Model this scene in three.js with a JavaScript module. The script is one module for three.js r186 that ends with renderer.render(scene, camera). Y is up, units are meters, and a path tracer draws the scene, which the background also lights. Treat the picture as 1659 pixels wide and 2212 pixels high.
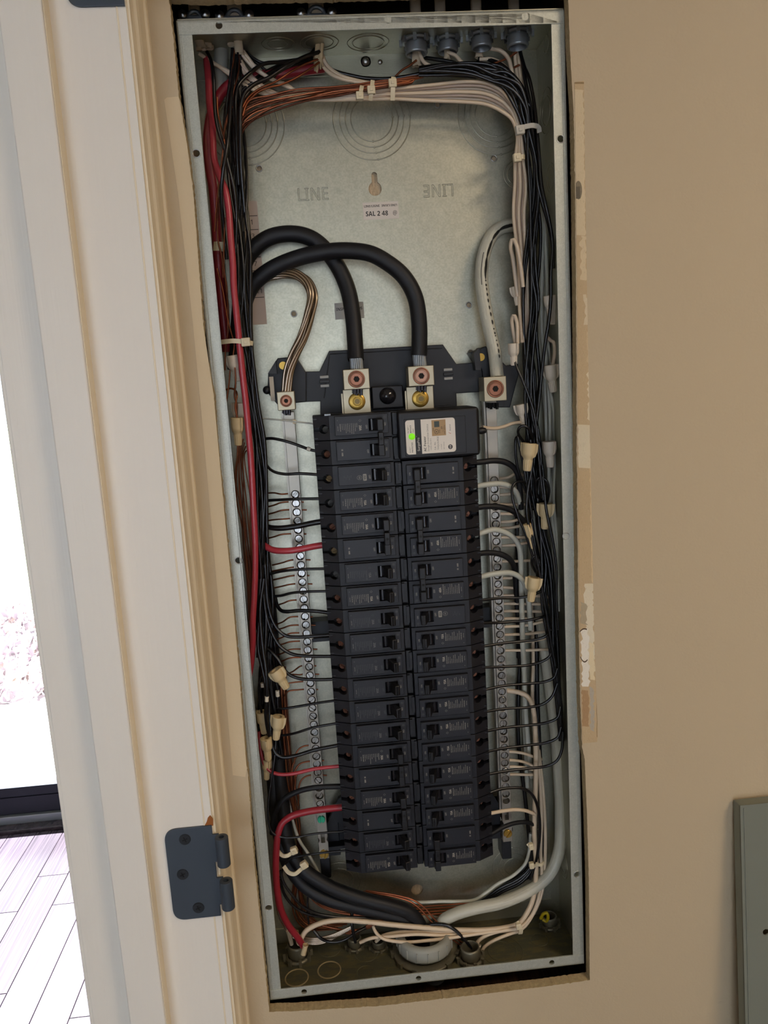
import * as THREE from 'three';
import { mergeGeometries, mergeVertices, toCreasedNormals } from 'three/addons/utils/BufferGeometryUtils.js';
import { RoundedBoxGeometry } from 'three/addons/geometries/RoundedBoxGeometry.js';
import { FontLoader } from 'three/addons/loaders/FontLoader.js';
import { RectAreaLightUniformsLib } from 'three/addons/lights/RectAreaLightUniformsLib.js';

// ------------------------------------------------------------------ camera, light, exposure
const scene = new THREE.Scene();
const Y0 = 1.37;                                   // height of the middle of the breaker box above the floor
const FOCAL = 1700;                                // in pixels of the 1659 x 2212 frame
const camera = new THREE.PerspectiveCamera(66.095, 1659 / 2212, 0.02, 200);
const AX = new THREE.Vector3(0.99476739, -0.06072085, 0.08216334);   // camera right
const AY = new THREE.Vector3(0.07334826, 0.98428577, -0.16062865);   // camera up
const AZ = new THREE.Vector3(-0.0711187, 0.16581468, 0.98358915);    // camera back
camera.position.set(-0.07737722, 0.1754969 + Y0, 0.80455531);
camera.quaternion.setFromRotationMatrix(new THREE.Matrix4().makeBasis(AX, AY, AZ));
scene.add(camera);

const renderer = new THREE.WebGLRenderer({ antialias: true });
renderer.toneMapping = THREE.LinearToneMapping;
renderer.toneMappingExposure = 0.82;
renderer.shadowMap.enabled = true;
RectAreaLightUniformsLib.init();

scene.background = new THREE.Color(0.80, 0.88, 1.0);
scene.backgroundIntensity = 4.6;                   // daylight sky, seen through the two glazed doors
const sun = new THREE.DirectionalLight(0xf4f6ff, 72);
sun.position.set(-2.6, 9.5, -8.4); sun.target.position.set(-1.2, 0, -2.2);
sun.castShadow = true; sun.shadow.mapSize.set(2048, 2048);
Object.assign(sun.shadow.camera, { left: -8, right: 8, top: 8, bottom: -8, near: 0.5, far: 30 });
scene.add(sun, sun.target);
const LAMP = { color: 0xffe9cc, power: 20, x: 1.0, z: 1.35 };       // warm ceiling panel behind the photographer's right shoulder

// ------------------------------------------------------------------ helpers
const used = {}, METRES = new Set();              // materials whose patterns are measured in metres
function numbered(n) { const k = used[n] = (used[n] ?? -1) + 1; return k ? n + '_' + String(k).padStart(3, '0') : n; }
let seed = 7;
const rnd = () => { seed = (seed * 1664525 + 1013904223) >>> 0; return seed / 4294967296; };
const rr = (a, b) => a + (b - a) * rnd();
const v3 = (x, y, z) => new THREE.Vector3(x, y, z);
// measuring in the photograph: the point where the sight line of a pixel meets a plane of known depth, height or side of the box (metres; the box front is z = 0)
const sight = (px, py) => AX.clone().multiplyScalar((px - 829.5) / FOCAL).addScaledVector(AY, -(py - 1106) / FOCAL).sub(AZ);
const EYE = camera.position.clone();
function at(px, py, z) { const d = sight(px, py); return EYE.clone().addScaledVector(d, (z - EYE.z) / d.z); }
function atY(px, py, y) { const d = sight(px, py); return EYE.clone().addScaledVector(d, (y + Y0 - EYE.y) / d.y); }
function atX(px, py, x) { const d = sight(px, py); return EYE.clone().addScaledVector(d, (x - EYE.x) / d.x); }

function metreUV(g) {                                // texture coordinates in metres, laid on by the way each face looks
  const f = g.index ? g.toNonIndexed() : g, p = f.attributes.position, n = f.attributes.normal, uv = f.attributes.uv;
  for (let i = 0; i < p.count; i++) { const a = Math.abs(n.getX(i)), b = Math.abs(n.getY(i)), c = Math.abs(n.getZ(i)); if (a > b && a > c) uv.setXY(i, p.getZ(i), p.getY(i)); else if (b > c) uv.setXY(i, p.getX(i), p.getZ(i)); else uv.setXY(i, p.getX(i), p.getY(i)); }
  return f;
}
function mesh(name, geo, mat, parent = scene) {
  let g = Array.isArray(geo) ? join(geo) : geo;
  if (METRES.has(mat)) g = metreUV(g);
  const m = new THREE.Mesh(g, mat);
  m.name = numbered(name); m.castShadow = m.receiveShadow = true; parent.add(m); return m;
}
function group(name, x = 0, y = 0, z = 0) { const g = new THREE.Group(); g.name = numbered(name); g.position.set(x, y, z); scene.add(g); return g; }
function tag(o, label, category, grp, kind) {
  o.userData.label = label; if (category) o.userData.category = category; if (grp) o.userData.group = grp; if (kind) o.userData.kind = kind; return o;
}
function struct(o, label) { o.userData.kind = 'structure'; if (label) o.userData.label = label; return o; }
function join(list) {
  const flat = list.map((g) => { const n = g.index ? g.toNonIndexed() : g; for (const k of Object.keys(n.attributes)) if (!['position', 'normal', 'uv'].includes(k)) n.deleteAttribute(k); n.clearGroups(); return n; });
  return mergeGeometries(flat);
}
const box = (w, h, d, x = 0, y = 0, z = 0) => new THREE.BoxGeometry(w, h, d).translate(x, y, z);
const rbox = (w, h, d, r, x = 0, y = 0, z = 0) => new RoundedBoxGeometry(w, h, d, 2, r).translate(x, y, z);
const span = (x0, x1, y0, y1, z0, z1) => box(x1 - x0, y1 - y0, z1 - z0, (x0 + x1) / 2, (y0 + y1) / 2, (z0 + z1) / 2);
const rspan = (x0, x1, y0, y1, z0, z1, r) => rbox(x1 - x0, y1 - y0, z1 - z0, r, (x0 + x1) / 2, (y0 + y1) / 2, (z0 + z1) / 2);
const cylZ = (r, d, x = 0, y = 0, z = 0, n = 24, r2 = r) => new THREE.CylinderGeometry(r, r2, d, n).rotateX(Math.PI / 2).translate(x, y, z);
const cylY = (r, d, x = 0, y = 0, z = 0, n = 24, r2 = r) => new THREE.CylinderGeometry(r, r2, d, n).translate(x, y, z);
const ringZ = (r, t, x = 0, y = 0, z = 0, n = 40) => new THREE.TorusGeometry(r, t, 6, n).translate(x, y, z);
const ringY = (r, t, x = 0, y = 0, z = 0, n = 40) => new THREE.TorusGeometry(r, t, 6, n).rotateX(Math.PI / 2).translate(x, y, z);
function poly(pts, holes = []) {
  const s = new THREE.Shape(pts.map((p) => new THREE.Vector2(p[0], p[1])));
  for (const h of holes) s.holes.push(h);
  return s;
}
const hole = (x, y, r) => new THREE.Path().absarc(x, y, r, 0, Math.PI * 2, true);
const plate = (shape, z0, z1, bevel = 0) => new THREE.ExtrudeGeometry(shape, { depth: z1 - z0 - 2 * bevel, bevelEnabled: bevel > 0, bevelSize: bevel, bevelThickness: bevel, bevelSegments: 2, bevelOffset: -bevel, curveSegments: 16 }).translate(0, 0, z0 + bevel);
const rectPts = (x0, x1, y0, y1) => [[x0, y0], [x1, y0], [x1, y1], [x0, y1]];
const ORD = ['top', 'second', 'third', 'fourth', 'fifth', 'sixth', 'seventh', 'eighth', 'ninth', 'tenth', 'eleventh', 'twelfth', 'thirteenth', 'fourteenth', 'fifteenth', 'sixteenth', 'seventeenth', 'eighteenth', 'nineteenth', 'twentieth'];

const FONT = await new FontLoader().loadAsync('fonts/droid/droid_sans_regular.typeface.json');

// ------------------------------------------------------------------ textures
function lattice(n, s) { let a = s; const t = new Float32Array(n * n); for (let i = 0; i < t.length; i++) { a = (a * 1664525 + 1013904223) >>> 0; t[i] = a / 4294967296; } return t; }
function valueNoise(cells, s) {
  const t = lattice(cells, s), f = (x) => x * x * (3 - 2 * x);
  return (u, v) => {
    const x = u * cells, y = v * cells, i = Math.floor(x), j = Math.floor(y), a = f(x - i), b = f(y - j), q = (k, l) => t[((l % cells + cells) % cells) * cells + ((k % cells + cells) % cells)];
    return (q(i, j) * (1 - a) + q(i + 1, j) * a) * (1 - b) + (q(i, j + 1) * (1 - a) + q(i + 1, j + 1) * a) * b;
  };
}
function dataTex(n, fn, srgb, rep = [1, 1]) {
  const d = new Uint8Array(n * n * 4);
  for (let j = 0; j < n; j++) for (let i = 0; i < n; i++) { const c = fn(i / n, j / n), k = (j * n + i) * 4; for (let q = 0; q < 3; q++) d[k + q] = Math.max(0, Math.min(255, c[q] * 255)); d[k + 3] = 255; }
  const t = new THREE.DataTexture(d, n, n); t.wrapS = t.wrapT = THREE.RepeatWrapping; t.magFilter = THREE.LinearFilter; t.minFilter = THREE.LinearMipmapLinearFilter; t.generateMipmaps = true;
  if (srgb) t.colorSpace = THREE.SRGBColorSpace; t.repeat.set(rep[0], rep[1]); t.needsUpdate = true; return t;
}
function canvasTex(w, h, draw, srgb = true) {
  const c = document.createElement('canvas'); c.width = w; c.height = h; draw(c.getContext('2d'), w, h);
  const t = new THREE.CanvasTexture(c); if (srgb) t.colorSpace = THREE.SRGBColorSpace; t.magFilter = THREE.LinearFilter; return t;
}
const nA = valueNoise(8, 11), nB = valueNoise(32, 23), nC = valueNoise(128, 37), nD = valueNoise(64, 51);
const spangle = (() => {                          // zinc crystals: nearest of scattered seeds, each a tone of its own
  const N = 20, px = lattice(N, 3), py = lattice(N, 5), tone = lattice(N, 9);
  return (u, v) => {
    const x = u * N, y = v * N, i = Math.floor(x), j = Math.floor(y); let best = 9, t = 0;
    for (let b = -1; b < 2; b++) for (let a = -1; a < 2; a++) { const k = ((j + b + N) % N) * N + (i + a + N) % N, dx = i + a + px[k] - x, dy = j + b + py[k] - y, d = dx * dx + dy * dy; if (d < best) { best = d; t = tone[k]; } }
    return t;
  };
})();
const zincMap = dataTex(512, (u, v) => { const g = 0.82 + 0.018 * (spangle(u, v) - 0.5) + 0.07 * (nC(u, v) - 0.5) + 0.03 * (nB(u, v) - 0.5); return [g, g, g]; }, true);
const zincGrain = dataTex(512, (u, v) => { const g = 0.5 + 0.5 * (nC(u, v) - 0.5); return [g, g, g]; }, false);
const peel = dataTex(512, (u, v) => { const g = 0.5 + 0.4 * (nC(u, v) - 0.5) + 0.3 * (nD(u, v) - 0.5); return [g, g, g]; }, false);
const brushed = dataTex(512, (u, v) => { const g = 0.5 + 0.5 * (nC(u * 1.0, v * 0.0625) - 0.5) + 0.3 * (nB(u, v * 0.125) - 0.5); return [g, g, g]; }, false);
const dustMap = dataTex(512, (u, v) => { const n = nA(u, v) * 0.5 + nB(u, v) * 0.3 + nC(u, v) * 0.2, k = Math.max(0, Math.min(1, (n - 0.42) * 5)); return [0.50 + 0.10 * k, 0.50 + 0.06 * k, 0.46 + 0.0 * k]; }, true);
const gypsum = dataTex(256, (u, v) => { const g = 0.86 + 0.10 * (nC(u, v) - 0.5) + 0.08 * (nB(u, v) - 0.5); return [g, g * 0.97, g * 0.9]; }, true);
const speckle = dataTex(256, (u, v) => { const g = 0.9 + 0.16 * (nB(u, v) - 0.5) + 0.12 * (nC(u, v) - 0.5); return [g, g, g]; }, true);
const grain = dataTex(512, (u, v) => { const s = nC(u, v * 0.03125), l = nB(u, v * 0.0625); const g = 0.7 + 0.2 * (s - 0.5) + 0.24 * (l - 0.5); return [g, g * 0.93, g * 0.92]; }, true);
const rep = (t, a, b) => { const c = t.clone(); c.repeat.set(a, b); c.needsUpdate = true; return c; };

// ------------------------------------------------------------------ materials
const std = (color, roughness, more = {}) => new THREE.MeshStandardMaterial({ color, roughness, ...more });
const phys = (color, roughness, more = {}) => new THREE.MeshPhysicalMaterial({ color, roughness, ...more });
const M = {
  paint: std(0xc3b193, 0.72, { bumpMap: rep(peel, 5, 5), bumpScale: 0.00025 }),
  paintOld: std(0xd6c3a1, 0.75, { bumpMap: rep(peel, 5, 5), bumpScale: 0.0002 }),
  gypsum: std(0xd0bf9f, 0.95, { map: rep(gypsum, 12, 12) }),
  trimWhite: std(0xf1ebe0, 0.42, { bumpMap: rep(brushed, 6, 2), bumpScale: 0.00016 }),
  casing: std(0xf2e4c8, 0.34),  // on the door stop and jamb line this cream stands for warm light
  zinc: std(0xdcdac4, 0.36, { metalness: 0.85, map: rep(zincMap, 3, 3) }),
  zincLip: std(0xe0e3d6, 0.42, { metalness: 0.4, map: rep(zincMap, 12, 12), bumpMap: rep(zincGrain, 8, 8), bumpScale: 0.00003 }),
  zincDusty: std(0xb9b8a2, 0.6, { metalness: 0.4, map: rep(dustMap, 3, 3) }),
  zincBead: std(0x9a9b90, 0.45, { metalness: 0.8 }),
  dustRing: std(0x9a8a66, 0.9),
  steel: std(0xb4b4b0, 0.3, { metalness: 0.95 }),
  castZinc: std(0x9aa0a4, 0.42, { metalness: 0.75 }),
  alu: std(0xd3cec0, 0.34, { metalness: 0.8 }),
  aluBar: std(0xa8a398, 0.45, { metalness: 0.9 }),
  lug: std(0xb5ac94, 0.45, { metalness: 0.85 }),
  copperScrew: std(0x9a6a55, 0.4, { metalness: 0.7 }),
  brass: std(0xb8964a, 0.35, { metalness: 0.85 }),
  green: std(0x3fc49a, 0.4, { metalness: 0.3 }),
  plastic: std(0x12141c, 0.5),
  plasticDark: std(0x0d0e13, 0.46),
  plasticGloss: std(0x1a1a1f, 0.12),
  base: std(0x0e1118, 0.5),
  dark: std(0x0d0c0c, 0.8),
  blackWire: phys(0x0b0c11, 0.3, { clearcoat: 0.25, clearcoatRoughness: 0.25 }),
  blackCable: std(0x0e1016, 0.55),
  redWire: phys(0xb23a44, 0.32, { clearcoat: 0.3, clearcoatRoughness: 0.25 }),
  redCable: phys(0x96222f, 0.4, { clearcoat: 0.2, clearcoatRoughness: 0.3 }),
  whiteWire: phys(0xd9c6ad, 0.4, { clearcoat: 0.2, clearcoatRoughness: 0.3 }),
  creamWire: phys(0xd9c4a8, 0.38, { clearcoat: 0.2, clearcoatRoughness: 0.3 }),
  pinkWhite: phys(0xd6bda6, 0.4, { clearcoat: 0.2, clearcoatRoughness: 0.3 }),
  greyWhite: phys(0xbfc0b4, 0.42, { clearcoat: 0.15, clearcoatRoughness: 0.3 }),
  copper: std(0x9a5c40, 0.34, { metalness: 0.9 }), copperDark: std(0x6e4230, 0.42, { metalness: 0.85 }), copperBright: std(0xb87450, 0.28, { metalness: 0.9 }),
  tinned: std(0xb7a692, 0.26, { metalness: 0.95 }),
  yellow: std(0xb8a012, 0.4),
  nut: std(0xd2bd92, 0.5),
  nutPale: std(0xd8cdbb, 0.5),
  nylon: phys(0xd9d3c4, 0.4, { transmission: 0.25, thickness: 0 }),
  nylonCream: std(0xddcfae, 0.45),
  jacket: std(0xbfae93, 0.7),
  jacketYellow: std(0xcab38c, 0.75),
  pvc: std(0x9a9a90, 0.55),
  conduit: std(0x7d7866, 0.45, { metalness: 0.6 }),
  hinge: std(0x424b56, 0.45, { metalness: 0.2 }),
  hingeScrew: std(0x24272c, 0.5, { metalness: 0.3 }),
  coverGrey: std(0x7d8176, 0.5, { metalness: 0.1, bumpMap: rep(peel, 8, 8), bumpScale: 0.0001 }),
  stud: std(0x8a6a48, 0.85, { map: rep(grain, 3, 1) }),
  cavity: std(0x2c2622, 0.95),
  ply: std(0xd8bf9c, 0.85, { map: rep(speckle, 6, 6) }),
  ceiling: std(0xe6dfd2, 0.9),
  hallWall: std(0xd9d2c6, 0.85),
  screed: std(0x4a3a30, 0.6),
  bronze: std(0x20242e, 0.4, { metalness: 0.4 }),
  sillMetal: std(0x9aa0a8, 0.4, { metalness: 0.6 }),
  concrete: std(0xcfcac2, 0.9, { map: rep(speckle, 4, 4) }),
  patio: std(0x8d939b, 0.9, { map: rep(speckle, 6, 6) }),
  soil: std(0x9a9094, 1),
  lawn: std(0xa8b88a, 1, { map: rep(speckle, 12, 12) }),
  glass: phys(0xffffff, 0.02, { transmission: 1, thickness: 0, ior: 1.45 }),
  leaf: std(0xffffff, 0.8, { side: THREE.DoubleSide }),
  diffuser: std(0xfff2e0, 0.6, { emissive: 0xffd9ab, emissiveIntensity: 1.2 }),
  lampRim: std(0xe8e4da, 0.5),
  paper: std(0xe8e2da, 0.7),
};
[M.paint, M.paintOld, M.trimWhite, M.zincLip, M.gypsum].forEach((m) => METRES.add(m));
const boards = [0x625e68, 0x5a5660, 0x6a6672, 0x605a64].map((c, i) => std(c, 0.22, { map: rep(grain, 1, 1) }));

// ------------------------------------------------------------------ room: the wall of the breaker box, with the ragged opening sawn into the drywall
const FRONT = 0.012, BACK = -0.0007;
{
  const edge = (list, jit) => {                   // the sawn line: measured corners, roughened between them
    const out = [];
    for (let i = 0; i + 3 < list.length; i += 2) {
      const a = at(list[i], list[i + 1], FRONT), b = at(list[i + 2], list[i + 3], FRONT), n = Math.max(2, Math.round(a.distanceTo(b) / 0.0024));
      for (let k = 0; k < n; k++) { const q = jit * (rnd() < 0.12 ? 1.5 : 0.6); out.push([a.x + (b.x - a.x) * k / n + rr(-q, q), a.y + (b.y - a.y) * k / n + rr(-q, q)]); }
    }
    return out;
  };
  const ring = [
    ...edge([365, -6, 372, 60, 387, 210, 405, 316, 418, 420, 432, 600, 439, 700, 441, 749, 452, 803, 462, 852, 471, 985, 482, 1074, 488, 1148, 501, 1270, 510, 1380, 519, 1481, 525, 1557, 533, 1658, 536, 1675], 0.0007),
    ...edge([536, 1675, 543, 1777, 551, 1879, 564, 2006, 574, 2107, 582, 2186], 0.0006),
    ...edge([582, 2186, 640, 2184, 821, 2173, 960, 2157, 1104, 2140, 1200, 2128, 1274, 2117], 0.0006),
    ...edge([1274, 2117, 1272, 1900, 1268, 1760, 1263, 1640], 0.0002),
    ...edge([1263, 1640, 1257, 1612, 1253, 1500, 1251, 1400, 1249, 1300, 1246, 1040, 1245, 700, 1242, 400, 1239, 240], 0.0004),
    ...edge([1239, 240, 1234, 160, 1231, 100, 1227, -14], 0.0002),
    ...edge([1227, -14, 1100, -22, 900, -14, 700, -8, 560, -6, 440, -2, 365, -6], 0.0006),
  ];
  const w = new THREE.Shape(rectPts(-0.23, 2.3, 0, 2.46).map((p) => new THREE.Vector2(...p)));
  w.holes.push(new THREE.Path(ring.map((p) => new THREE.Vector2(...p))));
  const g = new THREE.ExtrudeGeometry(w, { depth: FRONT - BACK, bevelEnabled: false }).translate(0, 0, BACK);
  struct(mesh('wall_back', g, [M.paint, M.gypsum]), 'beige painted drywall wall with a ragged opening around the breaker box');
}
// strips the old cover left bare beside the opening: paint missing, board paper and joint compound showing
function bareStrip(name, pts, tex, label) {
  const s = poly(pts.map(([x, y]) => { const p = at(x, y, FRONT); return [p.x, p.y]; }));
  const g = plate(s, FRONT - 0.0002, FRONT + 0.0005);
  const p = g.attributes.position, uv = g.attributes.uv; g.computeBoundingBox(); const b = g.boundingBox;
  for (let i = 0; i < p.count; i++) uv.setXY(i, (p.getX(i) - b.min.x) / (b.max.x - b.min.x), (p.getY(i) - b.min.y) / (b.max.y - b.min.y));
  return struct(mesh(name, g, tex ? std(0xffffff, 0.9, { map: tex, bumpMap: rep(peel, 1, 8), bumpScale: 0.0004 }) : M.paintOld, scene), label);
}
const stripTex = canvasTex(128, 2048, (c, w, h) => {
  c.fillStyle = '#c9b08a'; c.fillRect(0, 0, w, h);
  let s = 5; const R = () => { s = (s * 1664525 + 1013904223) >>> 0; return s / 4294967296; };
  const blotch = (y0, y1, fill, x0, x1, rough) => {
    c.fillStyle = fill; c.beginPath(); c.moveTo(x0 + R() * rough, y0);
    for (let y = y0; y <= y1; y += 9) c.lineTo(x0 + (R() - 0.3) * rough, y);
    for (let y = y1; y >= y0; y -= 9) c.lineTo(x1 + (R() - 0.7) * rough, y);
    c.fill();
  };
  blotch(20, 430, '#ddcaa6', 6, 104, 14); blotch(430, 560, '#ddcaa6', 58, 112, 34); blotch(600, 690, '#dcccae', 80, 116, 30);
  blotch(700, 830, '#d3bd97', 96, 116, 20); blotch(830, 990, '#e3d5b8', 92, 122, 26);
  blotch(990, 1130, '#e0d3b6', 10, 112, 14); blotch(1500, 1800, '#e4d8bd', 40, 118, 26); blotch(1130, 1500, '#dcc49a', 98, 116, 8);
  blotch(1560, 1640, '#b3a488', 2, 60, 20); blotch(1650, 1850, '#f0e9da', 8, 70, 22); blotch(1700, 1830, '#ead9b4', 66, 112, 16);
  blotch(1850, 2010, '#b9b0a0', 66, 104, 18); blotch(1860, 1990, '#b3916a', 2, 62, 14);
  c.strokeStyle = '#4a3826'; c.lineWidth = 4;
  for (const [a, b] of [[1660, -14], [1745, 30]]) { c.beginPath(); c.moveTo(0, a); c.quadraticCurveTo(26, a + b, 56, a + b * 0.4); c.stroke(); }
  c.strokeStyle = '#9c8460'; c.lineWidth = 5; c.beginPath(); c.moveTo(8, 4); c.lineTo(120, 6); for (let y = 20; y < h; y += 30) c.lineTo(122 + (R() - 0.5) * 6, y); c.stroke();
  c.fillStyle = '#8a7e68'; c.beginPath(); c.arc(54, 300, 26, 0, 7); c.fill(); c.fillStyle = '#6f6656'; c.fillRect(36, 290, 30, 34);
  for (let i = 0; i < 1400; i++) { c.fillStyle = R() < 0.5 ? 'rgba(255,245,225,.08)' : 'rgba(90,66,40,.07)'; c.fillRect(R() * w, R() * h, 1 + R() * 5, 1 + R() * 6); }
});
bareStrip('trim_1', [[1241, 178], [1261, 175], [1264, 400], [1270, 760], [1276, 1040], [1284, 1400], [1291, 1580], [1290, 1602], [1258, 1606], [1255, 1500], [1251, 1300], [1248, 1040], [1247, 700], [1244, 400]], stripTex, 'bare strip of torn drywall paper and plaster beside the box');
bareStrip('trim_2', [[355, 216], [361, 211], [386, 209], [405, 318], [418, 422], [439, 702], [462, 856], [482, 1078], [501, 1274], [519, 1486], [533, 1660], [530, 1678], [503, 1674], [488, 1500], [470, 1280], [445, 1000], [417, 700], [385, 420]], null, 'lighter strip of old paint between the casing and the opening');

// inside the wall around the box: studs, sheathing, a mounting board behind the box
struct(mesh('wall_studs', [span(-0.245, -0.207, 0.05, 2.42, -0.14, BACK), span(0.203, 0.245, 0.05, 2.42, -0.14, BACK), span(-0.207, 0.203, 0.74, 0.778, -0.14, BACK), span(-0.207, 0.203, 2.1, 2.14, -0.14, BACK)], M.stud), 'rough timber studs and rails inside the wall');
struct(mesh('wall_sheathing', span(-0.36, 2.3, 0, 2.46, -0.158, -0.14), M.cavity), 'dark sheathing at the back of the wall');
struct(mesh('mounting_board', span(-0.15, 0.15, Y0 - 0.5, Y0 + 0.5, -0.1385, -0.0972), M.ply), 'plywood board the box is screwed to');

// the wall with the doorway, square to it: its jamb faces the photographer
const JZ = 0.06, JX = -0.2165, DW = 0.92;
struct(mesh('wall_left', [span(-0.35, JX - 0.004, 0, 2.46, -0.14, JZ - 0.02), span(-0.35, JX - 0.004, 0, 2.46, DW + 0.02, 1.15), span(-0.35, JX - 0.004, 2.07, 2.46, JZ - 0.02, DW + 0.02)], M.paint), 'short wall with the doorway at the left');
struct(mesh('trim_3', [span(-0.358, JX, 0, 2.07, JZ - 0.02, JZ), span(-0.358, JX, 0, 2.07, DW, DW + 0.02), span(-0.358, JX, 2.05, 2.07, JZ, DW)], M.trimWhite), 'white painted door jamb with brush marks');
{ // stop strip nailed on the jamb, with softened edges
  const s = (z0, z1) => rspan(-0.3165, -0.2805, 0, 2.05, z0, z1, 0.002), TH = 0.018;
  struct(mesh('trim_4', [s(JZ - 0.002, JZ + TH), s(DW - TH, DW + 0.002), rspan(-0.3165, -0.2805, 2.05 - TH, 2.052, JZ, DW, 0.002)], M.trimWhite), 'white door stop standing proud of the jamb');
  struct(mesh('trim_8', [span(-0.2808, -0.2800, 0, 2.05 - TH, JZ - 0.001, JZ + TH - 0.0022), span(-0.2808, -0.2800, 0, 2.05 - TH, DW - TH + 0.0022, DW + 0.001)], M.casing), 'side of the white door stop with warm light painted in cream');  // same white paint as the jamb; warm room light put into the colour
  struct(mesh('trim_9', rspan(-0.2250, -0.2234, 0, 2.05, JZ - 0.0012, JZ + 0.0006, 0.0004), M.casing), 'thin groove line along the jamb edge with warm light painted in cream');  // jamb groove drawn as a strip, its warmer light painted in cream
  struct(mesh('trim_5', [rspan(-0.3625, -0.3575, 0, 2.07, 0.0, JZ - 0.001, 0.0015), rspan(-0.3625, -0.3575, 0, 2.07, DW + 0.001, DW + 0.06, 0.0015)], M.trimWhite), 'white casing edge on the hall side');
}
{ // moulded casing on the room side, profile drawn in plan (x out from the wall, z along it) and extruded upward
  const prof = (sgn, z) => {
    const p = [[0, 0], [0.0065, 0], [0.0075, 0.004], [0.0062, 0.0075], [0.0078, 0.0105], [0.0100, 0.0125], [0.0092, 0.0165], [0.0105, 0.020], [0.0112, 0.030], [0.0120, 0.0355], [0.0100, 0.0375], [0.0135, 0.0405], [0.0140, 0.0455], [0, 0.0455]];
    const s = new THREE.Shape(p.map(([u, t]) => new THREE.Vector2(JX - 0.004 + u, -(z - sgn * t))));
    return new THREE.ExtrudeGeometry(s, { depth: 2.07, bevelEnabled: false }).rotateX(-Math.PI / 2);
  };
  struct(mesh('trim_6', [prof(1, JZ - 0.003), prof(-1, DW + 0.003), span(JX - 0.004, JX + 0.009, 2.06, 2.115, JZ - 0.05, DW + 0.05)], M.casing), 'cream moulded door casing beside the box wall');
}
// the rest of the shell: ceiling, floors, walls behind the photographer, glazed garden door
struct(mesh('ceiling', span(-3, 2.4, 2.44, 2.6, -2.2, 3.2), M.ceiling), 'off-white ceiling');
struct(mesh('floor_slab', span(-3, 2.4, -0.16, -0.012, -2.06, 3.2), M.screed), 'floor under and behind the photographer');
struct(mesh('wall_right', span(2.3, 2.42, -0.01, 2.44, -0.14, 3.2), M.paint));
struct(mesh('wall_hall', [span(-3.1, -2.98, -0.01, 2.44, -2.2, 3.2), span(-0.36, 2.3, -0.01, 2.44, -0.3, -0.159)], M.hallWall));
struct(mesh('wall_front', [span(-3, -1.95, 0, 2.44, 3.02, 3.16), span(0.45, 2.4, 0, 2.44, 3.02, 3.16), span(-1.95, 0.45, 2.1, 2.44, 3.02, 3.16)], M.paint), 'wall with the glazed garden door');
struct(mesh('window_1', [span(-1.95, -1.87, 0, 2.1, 3.04, 3.12), span(0.37, 0.45, 0, 2.1, 3.04, 3.12), span(-0.79, -0.71, 0, 2.1, 3.04, 3.12), span(-1.95, 0.45, 2.02, 2.1, 3.04, 3.12), span(-1.95, 0.45, 0, 0.07, 3.04, 3.12)], M.trimWhite), 'white frame of the glazed garden door');
mesh('pane', span(-1.87, -0.79, 0.07, 2.02, 3.078, 3.083), M.glass, scene.getObjectByName('window_1'));
mesh('pane', span(-0.71, 0.37, 0.07, 2.02, 3.078, 3.083), M.glass, scene.getObjectByName('window_1'));
struct(mesh('wall_entry', [span(-3, -1.95, 0, 2.44, -2.12, -1.98), span(-0.9, -0.36, 0, 2.44, -2.12, -1.98), span(-1.95, -0.9, 2.1, 2.44, -2.12, -1.98), span(-0.36, -0.24, 0, 2.44, -2.0, -0.158)], M.hallWall), 'entry wall around the glazed street door');

// planks of the hall floor, boards running to the street door
{
  const f = struct(mesh('floor', span(-2.98, -0.36, -0.012, -0.009, -1.94, 1.2), M.screed), 'dark laid wood floor of the hall');
  const pw = 0.0982; const variants = [0.52, 0.74, 0.98].map((l) => rbox(pw - 0.0016, 0.011, l - 0.0016, 0.0012));
  for (let i = 0; i < 20; i++) {
    const x = -0.9215 + pw * (5.5 - i); if (x > -0.4) continue;
    let z = -1.93 + [0.673, 0.64, 0.2, 0.5][((i % 4) + 4) % 4] - 0.74 * 1;
    while (z < 0.9) { const q = (i * 7 + Math.round(z * 10)) % 3, k = ((q % 3) + 3) % 3, l = [0.52, 0.74, 0.98][k]; if (z + l > -1.93) { const a = Math.max(z, -1.93), b = z + l, m = mesh('plank', variants[k], boards[Math.abs(i + k) % 4], f); m.scale.z = (b - a) / l; m.position.set(x, -0.0055, (a + b) / 2); } z += l; }
  }
}
// street door: bronze bottom rail, sill, threshold strip, glass
{
  const d = struct(group('door_1'), 'glazed street door with dark bottom rail');
  const A = at(50, 1700, -2.0).y, B = at(50, 1758, -2.0).y;
  mesh('bottom_rail', [rspan(-1.93, -0.92, B, A, -2.06, -2.0, 0.004), span(-1.93, -0.92, (A + B) / 2 + 0.01, (A + B) / 2 + 0.016, -2.0, -1.996)], M.bronze, d);
  mesh('frame', [rspan(-1.95, -1.86, 0.02, 2.1, -2.07, -1.99, 0.004), rspan(-0.99, -0.9, 0.02, 2.1, -2.07, -1.99, 0.004), rspan(-1.86, -0.99, 2.0, 2.1, -2.07, -1.99, 0.004)], M.bronze, d);
  mesh('pane', span(-1.86, -0.99, A, 2.0, -2.033, -2.028), M.glass, d);
  mesh('sill', rspan(-1.95, -0.9, -0.01, B, -2.1, -1.985, 0.004), M.sillMetal, d);
  mesh('threshold', rspan(-1.95, -0.9, -0.012, 0.012, -1.985, -1.935, 0.005), boards[1], d);
}
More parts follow.
